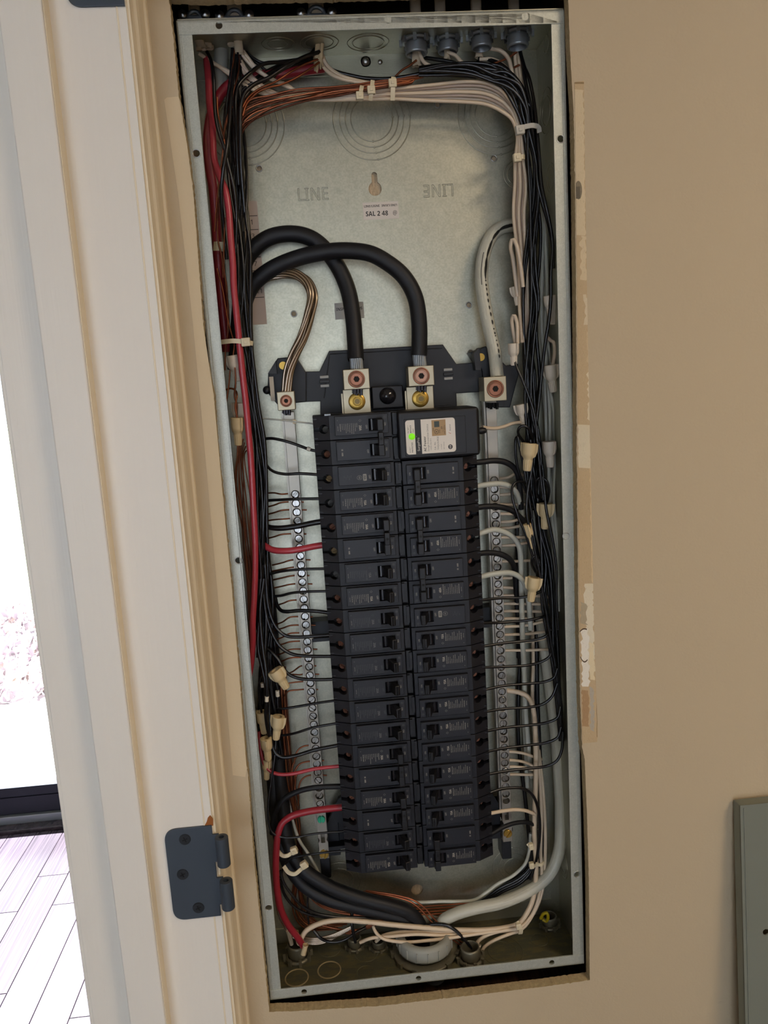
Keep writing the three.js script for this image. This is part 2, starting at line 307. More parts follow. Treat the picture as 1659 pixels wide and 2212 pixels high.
// outside: paving, leaf litter, lawn
struct(mesh('ground_paving', span(-7, 3, -0.2, -0.03, -3.3, -2.12), M.concrete), 'sunlit concrete path outside the street door');
struct(mesh('ground_bed', span(-9, 3, -0.25, -0.05, -5.3, -3.3), M.soil), 'planting bed beyond the path');
struct(mesh('ground_lawn', span(-40, 40, -0.3, -0.06, -60, -5.3), M.lawn), 'sunlit ground beyond the bed');
struct(mesh('ground_patio', span(-12, 12, -0.2, -0.02, 3.18, 16), M.patio), 'patio behind the photographer');
{
  const leaf = new THREE.CircleGeometry(0.045, 5); leaf.scale(1, 0.55, 1); const p = leaf.attributes.position; for (let i = 0; i < p.count; i++) p.setZ(i, Math.abs(p.getY(i)) * 0.6); leaf.computeVertexNormals();
  const n = 5200, m = new THREE.InstancedMesh(leaf, M.leaf, n), o = new THREE.Object3D(), cols = [0xd8ccc4, 0xa89aa0, 0xbfb0a8, 0xe4dcd8, 0x90868c].map((c) => new THREE.Color(c));
  for (let i = 0; i < n; i++) { o.position.set(rr(-4.2, -0.4), rr(-0.045, 0.05), rr(-5.2, -3.32)); o.rotation.set(rr(-2, 0.4), rr(0, 6.3), rr(0, 6.3)); o.scale.setScalar(rr(0.5, 1.3)); o.updateMatrix(); m.setMatrixAt(i, o.matrix); m.setColorAt(i, cols[i % 5]); }
  m.name = numbered('leaf_litter'); m.castShadow = m.receiveShadow = true; scene.add(m); tag(m, 'dry brown leaves covering the bed outside the street door', 'leaves', null, 'stuff');
}
// ceiling lamp, out of the picture: warm opal panel
{
  const g = group('ceiling_lamp', LAMP.x, 2.44, LAMP.z); tag(g, 'warm square opal ceiling lamp behind the photographer', 'lamp');
  mesh('rim', [span(-0.32, 0.32, -0.04, 0, -0.32, -0.3), span(-0.32, 0.32, -0.04, 0, 0.3, 0.32), span(-0.32, -0.3, -0.04, 0, -0.3, 0.3), span(0.3, 0.32, -0.04, 0, -0.3, 0.3)], M.lampRim, g);
  mesh('diffuser', span(-0.3, 0.3, -0.034, -0.028, -0.3, 0.3), M.diffuser, g);
  const l = new THREE.RectAreaLight(LAMP.color, LAMP.power, 0.6, 0.6); l.position.set(LAMP.x, 2.4, LAMP.z); l.lookAt(LAMP.x, 0, LAMP.z); scene.add(l);
}

// ------------------------------------------------------------------ hinges on the jamb
function hinge(yc, label) {
  const g = group('door_hinge', JX - 0.0005, yc, JZ); tag(g, label, 'hinge');
  const h = 0.0505, w = 0.0475, s = new THREE.Shape(), r = 0.013;
  s.moveTo(0, h); s.lineTo(-w + r, h); s.quadraticCurveTo(-w, h, -w, h - r); s.lineTo(-w, -h + r); s.quadraticCurveTo(-w, -h, -w + r, -h); s.lineTo(0, -h);
  mesh('leaf', plate(s, -0.0004, 0.0022, 0.0005), M.hinge, g);
  for (const y of [0.0255, -0.0225]) {            // two knuckles with the pin hole open at the top
    const prof = [[0.0028, 0.0155], [0.0062, 0.0155], [0.0066, 0.0148], [0.0066, -0.0148], [0.0062, -0.0155], [0.0028, -0.0155], [0.0028, 0.0155]].map((p) => new THREE.Vector2(...p));
    mesh('knuckle', [new THREE.LatheGeometry(prof.reverse(), 28).translate(0.0098, y, 0.0085), span(-0.002, 0.0062, y - 0.015, y + 0.015, 0.0002, 0.0024)], M.hinge, g);
  }
  for (const [x, y] of [[-0.0275, 0.0385], [-0.0335, 0.0005], [-0.0215, -0.0385]]) {
    const c = mesh('screw', [cylZ(0.0055, 0.001, x, y, 0.0026, 24, 0.0058), ringZ(0.0056, 0.0003, x, y, 0.0024, 24)], M.hingeScrew, g);
    mesh('cross_slot', [box(0.0055, 0.0011, 0.0006, 0, 0, 0), box(0.0011, 0.0055, 0.0006, 0, 0, 0)].map((b) => b.rotateZ(0.4).translate(x, y, 0.0031)), M.dark, c);
  }
  return g;
}
hinge(at(422, 1884, JZ).y, 'dark metal hinge leaf with two knuckles on the lower jamb');
hinge(at(248, 15, JZ).y + 0.0505, 'dark metal hinge cut off by the upper frame edge');
{ // bare wood showing where the mortise was cut too far
  const p = at(449, 1776, JZ), s = poly([[-0.004, -0.004], [0.005, -0.004], [0.0055, 0.003], [0.003, 0.0075], [0.0005, 0.005], [-0.001, 0.0008]]);
  struct(mesh('trim_7', plate(s, -0.0002, 0.0006).translate(p.x, p.y, JZ), std(0x9a5a24, 0.8)), 'bare brown wood notch above the lower hinge');
}
// cover of the box, standing on the floor against the wall
{
  const p = at(1599, 1736, 0.03), H = p.y - 0.004, lean = Math.atan2(0.075, H), W = 0.4;
  const g = group('panel_cover', p.x, 0.004, 0.104); g.rotation.x = -lean;
  tag(g, 'grey painted steel cover standing against the wall beside the box', 'cover');
  mesh('sheet', [plate(poly(rectPts(0, W, 0, H), [hole(0.0265, H - 0.152, 0.0036), hole(0.0265, 0.15, 0.0036), new THREE.Path(rectPts(0.13, 0.27, 0.12, 0.63).map((q) => new THREE.Vector2(...q)))]), -0.0008, 0.0008), span(0, 0.0016, 0, H, -0.014, 0), span(0.0006, W, H - 0.0016, H, -0.014, 0), span(W - 0.0016, W, 0, H, -0.014, 0)], M.coverGrey, g);
  mesh('edge_bead', rspan(0.0035, 0.005, 0, H - 0.003, 0.0005, 0.0016, 0.0005), M.coverGrey, g);
}

// ------------------------------------------------------------------ the breaker box itself (coordinates from its middle, front flange at z = 0)
const W2 = 0.184, H2 = 0.5158, D = 0.095, T = 0.0015;
const rel = (p) => [p.x, p.y - Y0];
const box0 = tag(group('breaker_box', 0, Y0, 0), 'open galvanised steel breaker box recessed in the beige wall', 'breaker box');
{
  // back with keyhole, punched screw holes, stamped word and pressed rings
  const BZ = -D + T;
  const kh = rel(at(809, 388, BZ)), key = new THREE.Path();
  key.moveTo(kh[0] - 0.0032, kh[1] - 0.0035); key.lineTo(kh[0] - 0.0032, kh[1] + 0.0045); key.absarc(kh[0], kh[1] + 0.0045, 0.0032, Math.PI, 0, true); key.lineTo(kh[0] + 0.0032, kh[1] - 0.0035); key.absarc(kh[0], kh[1] - 0.0095, 0.0072, 1.1, Math.PI - 1.1, true);
  const dimples = [[560, 364], [1067, 342], [635, 678], [1013, 659], [1017, 762], [945, 226]].map(([x, y]) => rel(at(x, y, BZ)));
  const lower = rel(at(901, 1922, BZ));
  const s = poly(rectPts(-W2 + T, W2 - T, -H2 + T, H2 - T), [key, ...dimples.map(([x, y]) => hole(x, y, 0.0026)), hole(lower[0], lower[1], 0.0075)]);
  const g = plate(s, -D, BZ), uv = g.attributes.uv, p = g.attributes.position;
  for (let i = 0; i < p.count; i++) uv.setXY(i, p.getX(i) / 0.37 + 0.5, p.getY(i) / 1.04 + 0.5);
  const backMat = M.zinc.clone(); backMat.bumpMap = null; backMat.map = rep(zincMap, 2, 6); backMat.roughness = 0.36;
  mesh('back_wall', g, backMat, box0);
  const stampWord = (px, py, turn) => {            // the word LINE pressed into the sheet: its outline stands out as a fine bead
    const [x, y] = rel(at(px, py, BZ)), l = [], S = 0.0128;
    for (const sh of FONT.generateShapes('LINE', S)) for (const path of [sh, ...sh.holes]) {
      const pts = path.getPoints(4).map((q) => v3((q.x - S * 1.08) * 0.95, q.y - S * 0.37, 0).applyAxisAngle(v3(0, 0, 1), turn).add(v3(x, y, BZ)));
      for (let i = 0; i < pts.length; i++) { const p0 = pts[i], p1 = pts[(i + 1) % pts.length]; if (p0.distanceTo(p1) > 1e-6) l.push(new THREE.TubeGeometry(new THREE.LineCurve3(p0, p1), 1, 0.00034, 6)); }
    }
    mesh('stamped_word', l, M.zincBead, box0);
  };
  stampWord(667, 423, 0.0); stampWord(956, 408, Math.PI);
  mesh('hole_rims', dimples.map(([x, y]) => ringZ(0.0031, 0.0007, x, y, BZ, 24)), M.steel, box0);
  const rings = (name, x, y, radii, tabs = 0.3) => {
    const l = radii.map((r) => ringZ(r, 0.0006, x, y, BZ + 0.0001, 64));
    radii.forEach((r, i) => { for (const a of [-Math.PI / 2 + 0.12 * i * tabs, Math.PI / 2, Math.PI * 0.02]) l.push(new THREE.SphereGeometry(0.0013, 8, 6).scale(1, 1, 0.5).translate(x + r * Math.cos(a), y + r * Math.sin(a), BZ)); });
    mesh(name, l, M.zinc, box0);
  };
  const c1 = rel(at(803, 257, BZ)); rings('knockout', c1[0], c1[1], [0.0225, 0.0285, 0.0345, 0.0415]);
  rings('knockout', c1[0] - 0.135, c1[1], [0.0225, 0.0285, 0.0345, 0.0415]); rings('knockout', c1[0] + 0.135, c1[1], [0.0225, 0.0285, 0.0345, 0.0415]);
  const c2 = rel(at(1116, 377, BZ)); rings('knockout', c2[0], c2[1], [0.0105, 0.0142]);
  for (const [x, y] of [[1108, 1872], [733, 1905]]) { const c = rel(at(x, y, BZ)); rings('knockout', c[0], c[1], [0.011, 0.018, 0.0262], 1); }
  const c4 = rel(at(1150, 1775, BZ)); rings('knockout', c4[0], c4[1], [0.009, 0.0125]);

  // sides and ends
  const sideShape = (sx) => [span(sx * W2 - (sx > 0 ? T : 0), sx * W2 + (sx > 0 ? 0 : T), -H2, H2, -D, -0.002)];
  mesh('side_wall', sideShape(-1), M.zinc, box0);
  const right = [...sideShape(1)];
  mesh('side_wall', right, M.zinc, box0);
  const sideKO = [];
  for (const [px, py, rs] of [[1180, 240, [0.014, 0.022]], [1190, 385, [0.0105, 0.0145]], [1180, 95, [0.008]]]) { const q = atX(px, py, W2 - T); for (const r of rs) sideKO.push(new THREE.TorusGeometry(r, 0.0006, 6, 40).rotateY(Math.PI / 2).translate(W2 - T, q.y - Y0, q.z)); }
  { const q = atX(1215, 1860, W2 - T); for (const r of [0.014, 0.02]) sideKO.push(new THREE.TorusGeometry(r, 0.0006, 6, 40).rotateY(Math.PI / 2).translate(W2 - T, q.y - Y0, q.z)); }
  mesh('knockout', sideKO, M.zinc, box0);
  const seam = [span(W2 - 0.012, W2 - T, -H2 + 0.017, H2 - 0.017, BZ, BZ + 0.001)];
  mesh('corner_seam', seam, M.zinc, box0);
  // top end with its folded strip and pressed rings
  const topB = atY(740, 128, 0).z;
  mesh('top_end', span(-W2, W2, H2 - T, H2, -D, -0.002), M.zinc, box0);
  mesh('top_flange', span(-W2 + T, W2 - 0.012, H2 - 0.021, H2 - T, BZ, BZ + 0.0014), M.zinc, box0);
  { const q = rel(at(790, 134, BZ)), q2 = rel(at(821, 135, BZ));
    mesh('bolt', [new THREE.LatheGeometry([[0, 0.003], [0.002, 0.0029], [0.0038, 0.0016], [0.0042, 0], [0.0055, 0]].reverse().map((a) => new THREE.Vector2(...a)), 20).rotateX(Math.PI / 2).translate(q[0], q[1], BZ + 0.0014)], M.steel, box0);
    mesh('bolt', [new THREE.LatheGeometry([[0, 0.0015], [0.0016, 0.0013], [0.0026, 0]].reverse().map((a) => new THREE.Vector2(...a)), 20).rotateX(Math.PI / 2).translate(q2[0], q2[1], BZ + 0.0014)], M.steel, box0); }
  const endRings = (list, y, up) => list.map(([px, py, rs]) => { const q = atY(px, py, y); return rs.map((r) => ringY(r, up ? 0.0009 : 0.0006, q.x, y, q.z)); }).flat();
  mesh('knockout', endRings([[795, 92, [0.016, 0.021]], [600, 95, [0.01, 0.016]], [690, 92, [0.014, 0.019]]], H2 - T, 0), M.zinc, box0);
  // bottom end, dusty
  mesh('bottom_end', span(-W2, W2, -H2, -H2 + T, -D, -0.002), M.zincDusty, box0);
  mesh('bottom_flange', span(-W2 + T, W2 - 0.012, -H2 + T, -H2 + 0.021, BZ, BZ + 0.0014), M.zinc, box0);
  mesh('knockout', endRings([[711, 2095, [0.0135]], [641, 2112, [0.0135]]], -H2 + T, 1), M.dustRing, box0);
  mesh('knockout', endRings([[712, 2050, [0.0135]], [792, 2060, [0.0135]], [790, 2100, [0.0105]], [1085, 2055, [0.017, 0.0245]], [1165, 2030, [0.011]]], -H2 + T, 0), M.zincDusty, box0);

  // front flanges with screw holes, rolled at the outer edge
  const B = 0.0042, BS = 0.002, hz = (px, py) => { const p = at(px, py, 0); return hole(p.x, p.y - Y0, 0.0031); };
  const quarter = (horizontal, len, cx, cy, sx, sy, B = 0.0042) => {  // quarter cylinder: sx / sy give the side on which it curves back
    const s = new THREE.Shape(); s.moveTo(0, 0); s.lineTo(B, 0); s.absarc(0, 0, B, 0, Math.PI / 2, false);
    const g = new THREE.ExtrudeGeometry(s, { depth: len, bevelEnabled: false, curveSegments: 10 }).translate(0, 0, -len / 2);
    // local x = toward the outside, local y = toward the front, local z = along
    const m = new THREE.Matrix4();
    if (horizontal) m.makeBasis(v3(0, sy, 0), v3(0, 0, 1), v3(sy, 0, 0)); else m.makeBasis(v3(sx, 0, 0), v3(0, 0, 1), v3(0, -sx, 0));
    g.applyMatrix4(m); return g.translate(cx, cy, -B);
  };
  const yT = H2 - 0.0144, yB = -H2 + 0.0144, xL = W2 - 0.0137;
  mesh('top_flange', [plate(poly(rectPts(-W2 + 0.0015, W2 - 0.0015, yT, H2 - B), [hz(473, 55), hz(838, 43), hz(1134, 36)]), -T, 0.0004, 0.0003), quarter(true, 2 * W2 - 0.003, 0, H2 - B, 0, 1)], M.zincLip, box0);
  mesh('bottom_flange', [plate(poly(rectPts(-W2 + 0.0015, W2 - 0.0015, -H2 + B, yB), [hz(657, 2142), hz(904, 2113), hz(1192, 2079)]), -T, 0.0004, 0.0003), quarter(true, 2 * W2 - 0.003, 0, -H2 + B, 0, -1)], M.zincLip, box0);
  mesh('side_flange', [plate(poly(rectPts(-W2 + BS, -xL, yB - 0.002, yT + 0.002), [hz(424, 331), hz(515, 1211), hz(580, 1961)]), -T - 0.0006, -0.0004, 0.0003), quarter(false, 2 * H2 - 0.004, -W2 + BS, 0, -1, 0, BS).translate(0, 0, -0.0004), cylY(0.0004, 2 * yT, -W2 + 0.0042, 0, -0.0004, 8)], M.zincLip, box0);
  mesh('side_flange', [plate(poly(rectPts(xL, W2 - BS, yB - 0.002, yT + 0.002), [hz(1211, 300), hz(1223, 1158), hz(1247, 1889)]), -T - 0.0006, -0.0004, 0.0003), quarter(false, 2 * H2 - 0.004, W2 - BS, 0, 1, 0, BS).translate(0, 0, -0.0004), cylY(0.0004, 2 * yT, W2 - 0.0042, 0, -0.0004, 8)], M.zincLip, box0);
  mesh('hole_rims', [[424, 331], [515, 1211], [580, 1961], [1211, 300], [1223, 1158], [1247, 1889]].map(([x, y]) => { const p = at(x, y, 0); return ringZ(0.0036, 0.0006, p.x, p.y - Y0, -0.0005, 24); }), M.steel, box0);

  // stickers on the back
  const sticker = (name, corners, draw, tw, th) => {
    const [x0, y1] = rel(at(...corners[0], BZ)), [x1, y0] = rel(at(...corners[1], BZ));
    const b = box(x1 - x0, y1 - y0, 0.0002, (x0 + x1) / 2, (y0 + y1) / 2, BZ + 0.00012);
    mesh(name, b, std(0xffffff, 0.6, { map: canvasTex(tw, th, draw) }), box0);
  };
  sticker('sticker', [[783, 438], [862, 472]], (c, w, h) => {
    c.fillStyle = '#dcd3c8'; c.fillRect(0, 0, w, h); c.fillStyle = '#1c1a1a'; c.font = 'bold 40px sans-serif'; c.fillText('LINE/LIGNE', 16, 62);
    c.save(); c.translate(w - 16, 34); c.rotate(Math.PI); c.fillText('LINE/LIGNE', 0, 0); c.restore();
    c.font = 'bold 84px sans-serif'; c.fillText('SAL 2 48', 34, 176); c.font = '76px sans-serif'; c.fillText('@', 424, 172);
  }, 512, 224);
  sticker('sticker', [[722, 655], [787, 687]], (c, w, h) => { c.fillStyle = '#a9a59c'; c.fillRect(0, 0, w, h); c.fillStyle = '#262424'; c.font = 'bold 30px sans-serif'; c.fillText('INSP/HI 0045 05', 14, 60); }, 256, 128);
  sticker('sticker', [[486, 437], [577, 700]], (c, w, h) => {
    c.fillStyle = '#b9a99c'; c.fillRect(0, 0, w, h); c.strokeStyle = c.fillStyle = '#1c1918'; c.font = 'bold 74px sans-serif'; c.fillText('LINE', 12, 88);
    c.lineWidth = 5; for (const y of [118, 228, 340, 450, 560, 670, 780]) { c.beginPath(); c.moveTo(0, y); c.lineTo(w - 6, y); c.stroke(); }
    c.font = '52px sans-serif'; [1, 3, 5, 7, 9, 11].forEach((n, i) => c.fillText(String(n), 188, 186 + i * 112));
  }, 256, 1004);
}

// ------------------------------------------------------------------ connectors where cables enter
function lathe(pts, n = 28) { return new THREE.LatheGeometry(pts.map((p) => new THREE.Vector2(p[0], p[1])), n); }
function connector(name, px, py, up, r, h, label, mat = M.castZinc) {       // threaded throat with a lugged lock nut; up = +1 stands on the bottom, -1 hangs from the top
  const y = up > 0 ? -H2 + T : H2 - T, q = atY(px, py, y + up * h * 0.4), g = group(name, q.x, y + Y0, q.z); tag(g, label, 'connector'); if (up < 0) g.rotation.x = Math.PI;
  const pr = [[r * 0.78, 0]]; for (let i = 0; i <= 6; i++) pr.push([r * (i % 2 ? 1 : 0.93), h * 0.25 + h * 0.75 * i / 6]); pr.push([r * 0.8, h], [r * 0.78, 0]);
  mesh('threaded_throat', lathe(pr.reverse()), mat, g);
  const lug = [lathe([[r * 1.0, 0], [r * 1.28, 0], [r * 1.28, h * 0.22], [r, h * 0.22]].reverse())];
  for (let k = 0; k < 8; k++) lug.push(box(r * 0.3, h * 0.42, r * 0.26, 0, h * 0.2, r * 1.36).rotateY(k * Math.PI / 4 + 0.2));
  mesh('lock_nut', lug, mat, g);
  return g;
}
connector('cable_connector', 899, 98, -1, 0.0115, 0.015, 'zinc cable connector with lock nut under the box top, first of the row of four');
connector('cable_connector', 967, 96, -1, 0.0105, 0.013, 'zinc cable connector with lock nut under the box top, second of the row of four');
connector('cable_connector', 1040, 86, -1, 0.0105, 0.014, 'zinc cable connector with lock nut under the box top, third of the row of four');
connector('cable_connector', 1118, 82, -1, 0.0112, 0.015, 'zinc cable connector with lock nut under the box top, nearest the right corner');
connector('cable_connector', 643, 2056, 1, 0.0122, 0.02, 'dull threaded connector at the bottom left with a red cable going in', M.conduit);
connector('cable_connector', 766, 2037, 1, 0.0085, 0.014, 'small threaded connector with lock nut on the dusty box bottom', M.conduit);
connector('cable_connector', 818, 2040, 1, 0.0085, 0.01, 'small connector behind the large ring on the box bottom', M.conduit);
connector('cable_connector', 1016, 2062, 1, 0.0118, 0.018, 'threaded connector holding torn white cable sheaths right of the large ring', M.conduit);
connector('cable_connector', 1187, 1990, 1, 0.0095, 0.014, 'threaded connector with a yellow wire in the back right corner', M.conduit);
{ // large grey bushing with lock nut
  const q = atY(921, 2056, -H2 + 0.012), g = group('conduit_bushing', q.x, -H2 + T + Y0, -0.0505); tag(g, 'large grey ribbed conduit bushing on the box bottom', 'bushing');
  mesh('bushing', [lathe([[0.0245, 0.008], [0.0330, 0.008], [0.0338, 0.011], [0.0338, 0.022], [0.0318, 0.0262], [0.0275, 0.0272], [0.0245, 0.025], [0.0245, 0.008]], 56), ...Array.from({ length: 16 }, (_, k) => rbox(0.0016, 0.012, 0.0014, 0.0005, 0, 0.0165, 0.0342).rotateY(k * Math.PI / 8))], M.pvc, g);
  mesh('lock_nut', [lathe([[0.03, 0], [0.0395, 0], [0.0395, 0.0045], [0.03, 0.0045]], 56), ...Array.from({ length: 12 }, (_, k) => box(0.006, 0.0065, 0.004, 0, 0.0035, 0.0405).rotateY(k * Math.PI / 6 + 0.1))], M.conduit, g);
}
function clamp(px, py, w, label) {                  // two-screw clamp standing on the box top
  const p = at(px, py, -0.05), g = group('cable_clamp', p.x, H2 + Y0, -0.05); tag(g, label, 'clamp');
  const h = Math.max(0.012, p.y - H2 - Y0);
  mesh('saddle', [rspan(-w / 2, w / 2, h * 0.55, h * 0.8, -0.006, 0.006, 0.0015), span(-w / 2, -w / 2 + 0.006, 0, h * 0.7, -0.006, 0.006), span(w / 2 - 0.006, w / 2, 0, h * 0.7, -0.006, 0.006), new THREE.TorusGeometry(w * 0.22, 0.0022, 8, 20, Math.PI).translate(0, h * 0.72, 0.004)], M.castZinc, g);
  for (const s of [-1, 1]) mesh('screw', lathe([[0, 0.0032], [0.003, 0.0026], [0.0046, 0.0008], [0.0046, 0], [0, 0]].reverse()).rotateX(Math.PI / 2).translate(s * w * 0.42, h * 0.78, 0.007), M.steel, g);
  mesh('sheath', rbox(w * 0.42, 0.2, 0.008, 0.003, 0, h + 0.095, 0), M.jacket, g);
}
clamp(420, 24, 0.026, 'zinc cable clamp on the box top at the left corner');
clamp(507, 27, 0.034, 'zinc cable clamp on the box top, second from the left');
clamp(683, 21, 0.036, 'zinc cable clamp with two bright screws on the box top, third from the left');
for (const [px, i] of [[898, 0], [952, 1], [1030, 2], [1112, 3]]) { const p = at(px, 6, -0.05); tag(mesh('sheathed_cable', rbox(0.011, 0.25, 0.007, 0.003, p.x, H2 + Y0 + 0.13, -0.055), M.jacket), 'dim sheathed cable rising above the box top', 'cable', 'cables rising above the right half of the box top'); }
{ const p = at(940, 2127, -0.04); const g = group('conduit_stub', p.x, Y0 - H2 - 0.0165, -0.04); tag(g, 'small zinc conduit fitting below the lower flange', 'fitting'); mesh('stub', lathe([[0.009, -0.012], [0.012, -0.012], [0.012, 0.0155], [0.009, 0.0155]]), M.castZinc, g); mesh('screw', cylZ(0.003, 0.006, 0.011, 0, 0.01), M.steel, g); }

// ------------------------------------------------------------------ black mounting base, bus bars, lugs
{
  const g = tag(group('bus_mount', 0, Y0, 0), 'black plastic bus mounting plate behind the breakers', 'mounting plate');
  const PZ = -0.072, o = (l) => l.map(([x, y]) => rel(at(x, y, PZ)));
  mesh('top_plate', plate(poly(o([[638, 803], [690, 802], [711, 758], [957, 744], [986, 786], [1040, 782], [1046, 846], [986, 850], [988, 890], [692, 898], [692, 867], [638, 869]])), -D + T, PZ, 0.0008), M.base, g);
  mesh('rib', [[700, 860, 712, 765], [712, 765, 955, 752]].map(([a, b, c, d]) => { const p = v3(...rel(at(a, b, PZ)), PZ), q = v3(...rel(at(c, d, PZ)), PZ); return new THREE.TubeGeometry(new THREE.LineCurve3(p, q), 1, 0.0006, 6); }), M.plasticDark, g);
  const bracket = (s, name) => {                    // stand-off that carries the end of a terminal bar
    mesh(name, [plate(poly(s > 0 ? o([[1015, 762], [1048, 748], [1092, 790], [1118, 786], [1118, 812], [1100, 880], [1050, 880], [1040, 800]]) : o([[580, 806], [600, 774], [640, 770], [662, 806], [662, 868], [600, 874], [578, 848]])), -D + T, PZ + 0.004, 0.001), plate(poly(s > 0 ? o([[1018, 764], [1030, 752], [1034, 800], [1022, 800]]) : o([[580, 808], [597, 780], [600, 808]])), PZ, PZ + 0.014)], M.base, g);
  };
  bracket(-1, 'bar_bracket'); bracket(1, 'bar_bracket');
  for (const [x, y] of [[612, 790], [1036, 772]]) { const p = rel(at(x, y, PZ)); mesh('screw', [cylZ(0.0042, 0.003, p[0], p[1], PZ + 0.006), cylZ(0.0022, 0.001, p[0], p[1], PZ + 0.008)], M.brass, g); }
  { const p = rel(at(588, 840, PZ + 0.01)); mesh('bar_code_tag', box(0.0045, 0.026, 0.0006, p[0], p[1], PZ + 0.011).rotateZ(0), std(0xb9ad9a, 0.6), g); mesh('knob', new THREE.SphereGeometry(0.0045, 16, 10).translate(p[0] - 0.006, p[1] - 0.001, PZ + 0.006), M.base, g); }
  for (const [x, y] of [[701, 824], [968, 808]]) {  // spring clips in pale sockets
    const p = rel(at(x, y, PZ));
    mesh('clip', [rspan(p[0] - 0.0055, p[0] + 0.0055, p[1] - 0.0015, p[1] + 0.0015, PZ, PZ + 0.003, 0.0005)], M.plasticDark, g);
    mesh('clip_socket', [0.0048, -0.0048].map((d) => rspan(p[0] - 0.0048, p[0] + 0.0048, p[1] + d - 0.0015, p[1] + d + 0.0015, PZ - 0.0005, PZ + 0.0015, 0.0005)), std(0x9d9c98, 0.5), g);
  }
  { const p = rel(at(838, 857, -0.05));             // boss with a domed plug between the two bus plates
    mesh('boss', [rspan(p[0] - 0.017, p[0] + 0.017, p[1] - 0.0125, p[1] + 0.0115, -0.075, -0.052, 0.0015)], M.base, g);
    mesh('domed_plug', lathe([[0, 0.006], [0.004, 0.0054], [0.0075, 0.003], [0.0092, 0], [0.0105, -0.001]].reverse()).rotateX(Math.PI / 2).translate(p[0], p[1] + 0.001, -0.052), M.plasticGloss, g); }
  // pan, cross members, feet
  mesh('pan', [span(-0.07, 0.07, -0.375, 0.143, -D + T, -0.06)], M.base, g);
  const cross = (y0, y1) => [span(-0.118, 0.118, y0, y1, -D + T, -0.0745), span(-0.118, 0.118, y0, y0 + 0.004, -0.08, -0.062)];
  mesh('cross_member', cross(-0.115, -0.095), M.base, g); mesh('cross_member', cross(-0.375, -0.345), M.base, g);
  mesh('gusset', [plate(poly([[-0.09, -0.315], [-0.07, -0.302], [-0.07, -0.345], [-0.105, -0.345]]), -0.0765, -0.07), plate(poly([[0.09, -0.315], [0.07, -0.302], [0.07, -0.345], [0.105, -0.345]]), -0.0765, -0.07)], M.base, g);
  for (const s of [-1, 1]) mesh('foot', [rspan(s * 0.1115 - 0.006, s * 0.1115 + 0.006, -0.417, -0.378, -D + T, -0.07, 0.0015), rspan(s * 0.104 - 0.012, s * 0.104 + 0.012, -0.39, -0.345, -D + T, -0.073, 0.001)], M.base, g);
  mesh('zinc_tab', [span(-0.0735, -0.067, 0.1418, 0.1435, -0.05, -0.02)], M.castZinc, g);
}
{ // spine of interlocking teeth between the two rows of breakers
  const g = tag(group('bus_cover', 0, Y0, 0), 'black toothed plastic spine between the two breaker columns', 'bus cover'), P = 0.02604;
  mesh('spine', span(-0.0042, 0.0034, -0.3785, 0.142, -0.06, -0.026), M.plasticDark, g);
  for (let i = 0; i < 20; i++) mesh('tooth', [rspan(-0.0038, 0.003, 0.1424 - P * (i + 1) + 0.0012, 0.1424 - P * i - 0.0012, -0.028, -0.019, 0.001), span(i % 2 ? -0.0038 : -0.0002, i % 2 ? -0.0006 : 0.003, 0.1424 - P * (i + 0.8), 0.1424 - P * (i + 0.1), -0.021, -0.0165)], M.plasticDark, g);
}
function slotted(r, h) {                            // slotted screw head: two half discs with the slot between them
  const seg = (a) => { const s = new THREE.Shape(), w = r * 0.2, t0 = Math.asin(w / r); s.absarc(0, 0, r, t0, Math.PI - t0, false); return new THREE.ExtrudeGeometry(s, { depth: h * 0.5, bevelEnabled: true, bevelSize: r * 0.12, bevelThickness: h * 0.3, bevelOffset: -r * 0.12, bevelSegments: 2, curveSegments: 12 }).rotateZ(a); };
  return join([seg(0), seg(Math.PI), cylZ(r * 0.8, h * 0.5, 0, 0, h * 0.1, 20)]);
}
const headBar = slotted(0.0039, 0.003);
function terminalBar(px0, py0, px1, py1, n, x, label, special) {
  const zf = -0.0585, g = tag(group('terminal_bar', 0, Y0, 0), label, 'terminal bar');
  const a = at(px0, py0, zf).y - Y0, b = at(px1, py1, zf).y - Y0, ys = Array.from({ length: n }, (_, i) => a + (b - a) * i / (n - 1));
  const w = 0.0058, top = 0.147, foot = special.foot;
  const holes = ys.map((y) => hole(x, y, 0.0045)); for (const y of special.open) holes.push(hole(x, y, 0.0042));
  const slot = new THREE.Path(rectPts(x - 0.0022, x + 0.0022, special.slot - 0.0055, special.slot + 0.0055).map((q) => new THREE.Vector2(...q))); holes.push(slot);
  const s = poly([[x - w, foot + 0.028], [x - 0.0042, foot + 0.024], [x - w, foot + 0.021], [x - w, foot], [x + w, foot], [x + w, foot + 0.021], [x + 0.0042, foot + 0.024], [x + w, foot + 0.028], [x + w, top], [x - w, top]], holes);
  mesh('bar', [plate(s, zf - 0.0125, zf, 0.0003), span(x - w, x + w, foot, top, zf - 0.0128, zf - 0.011)], M.aluBar, g);
  mesh('side_rail', span(x - w - 0.0022, x - w - 0.0002, foot + 0.04, top, zf - 0.014, zf - 0.003), M.aluBar, g);
  ys.forEach((y, i) => { if (special.skip.includes(i)) return; const m = mesh('screw', headBar, M.steel, g); m.position.set(x + rr(-0.0003, 0.0003), y, zf - 0.0018 - rr(0, 0.003)); m.rotation.z = rr(0.7, 2.4); });
  for (const [y, mat, r] of special.big) { const m = mesh('screw', slotted(r, 0.004), mat, g); m.position.set(x, y, zf - 0.0005); m.rotation.z = rr(0.4, 1.8); if (mat === M.green) m.userData.label = 'green screw'; }
  return ys;
}
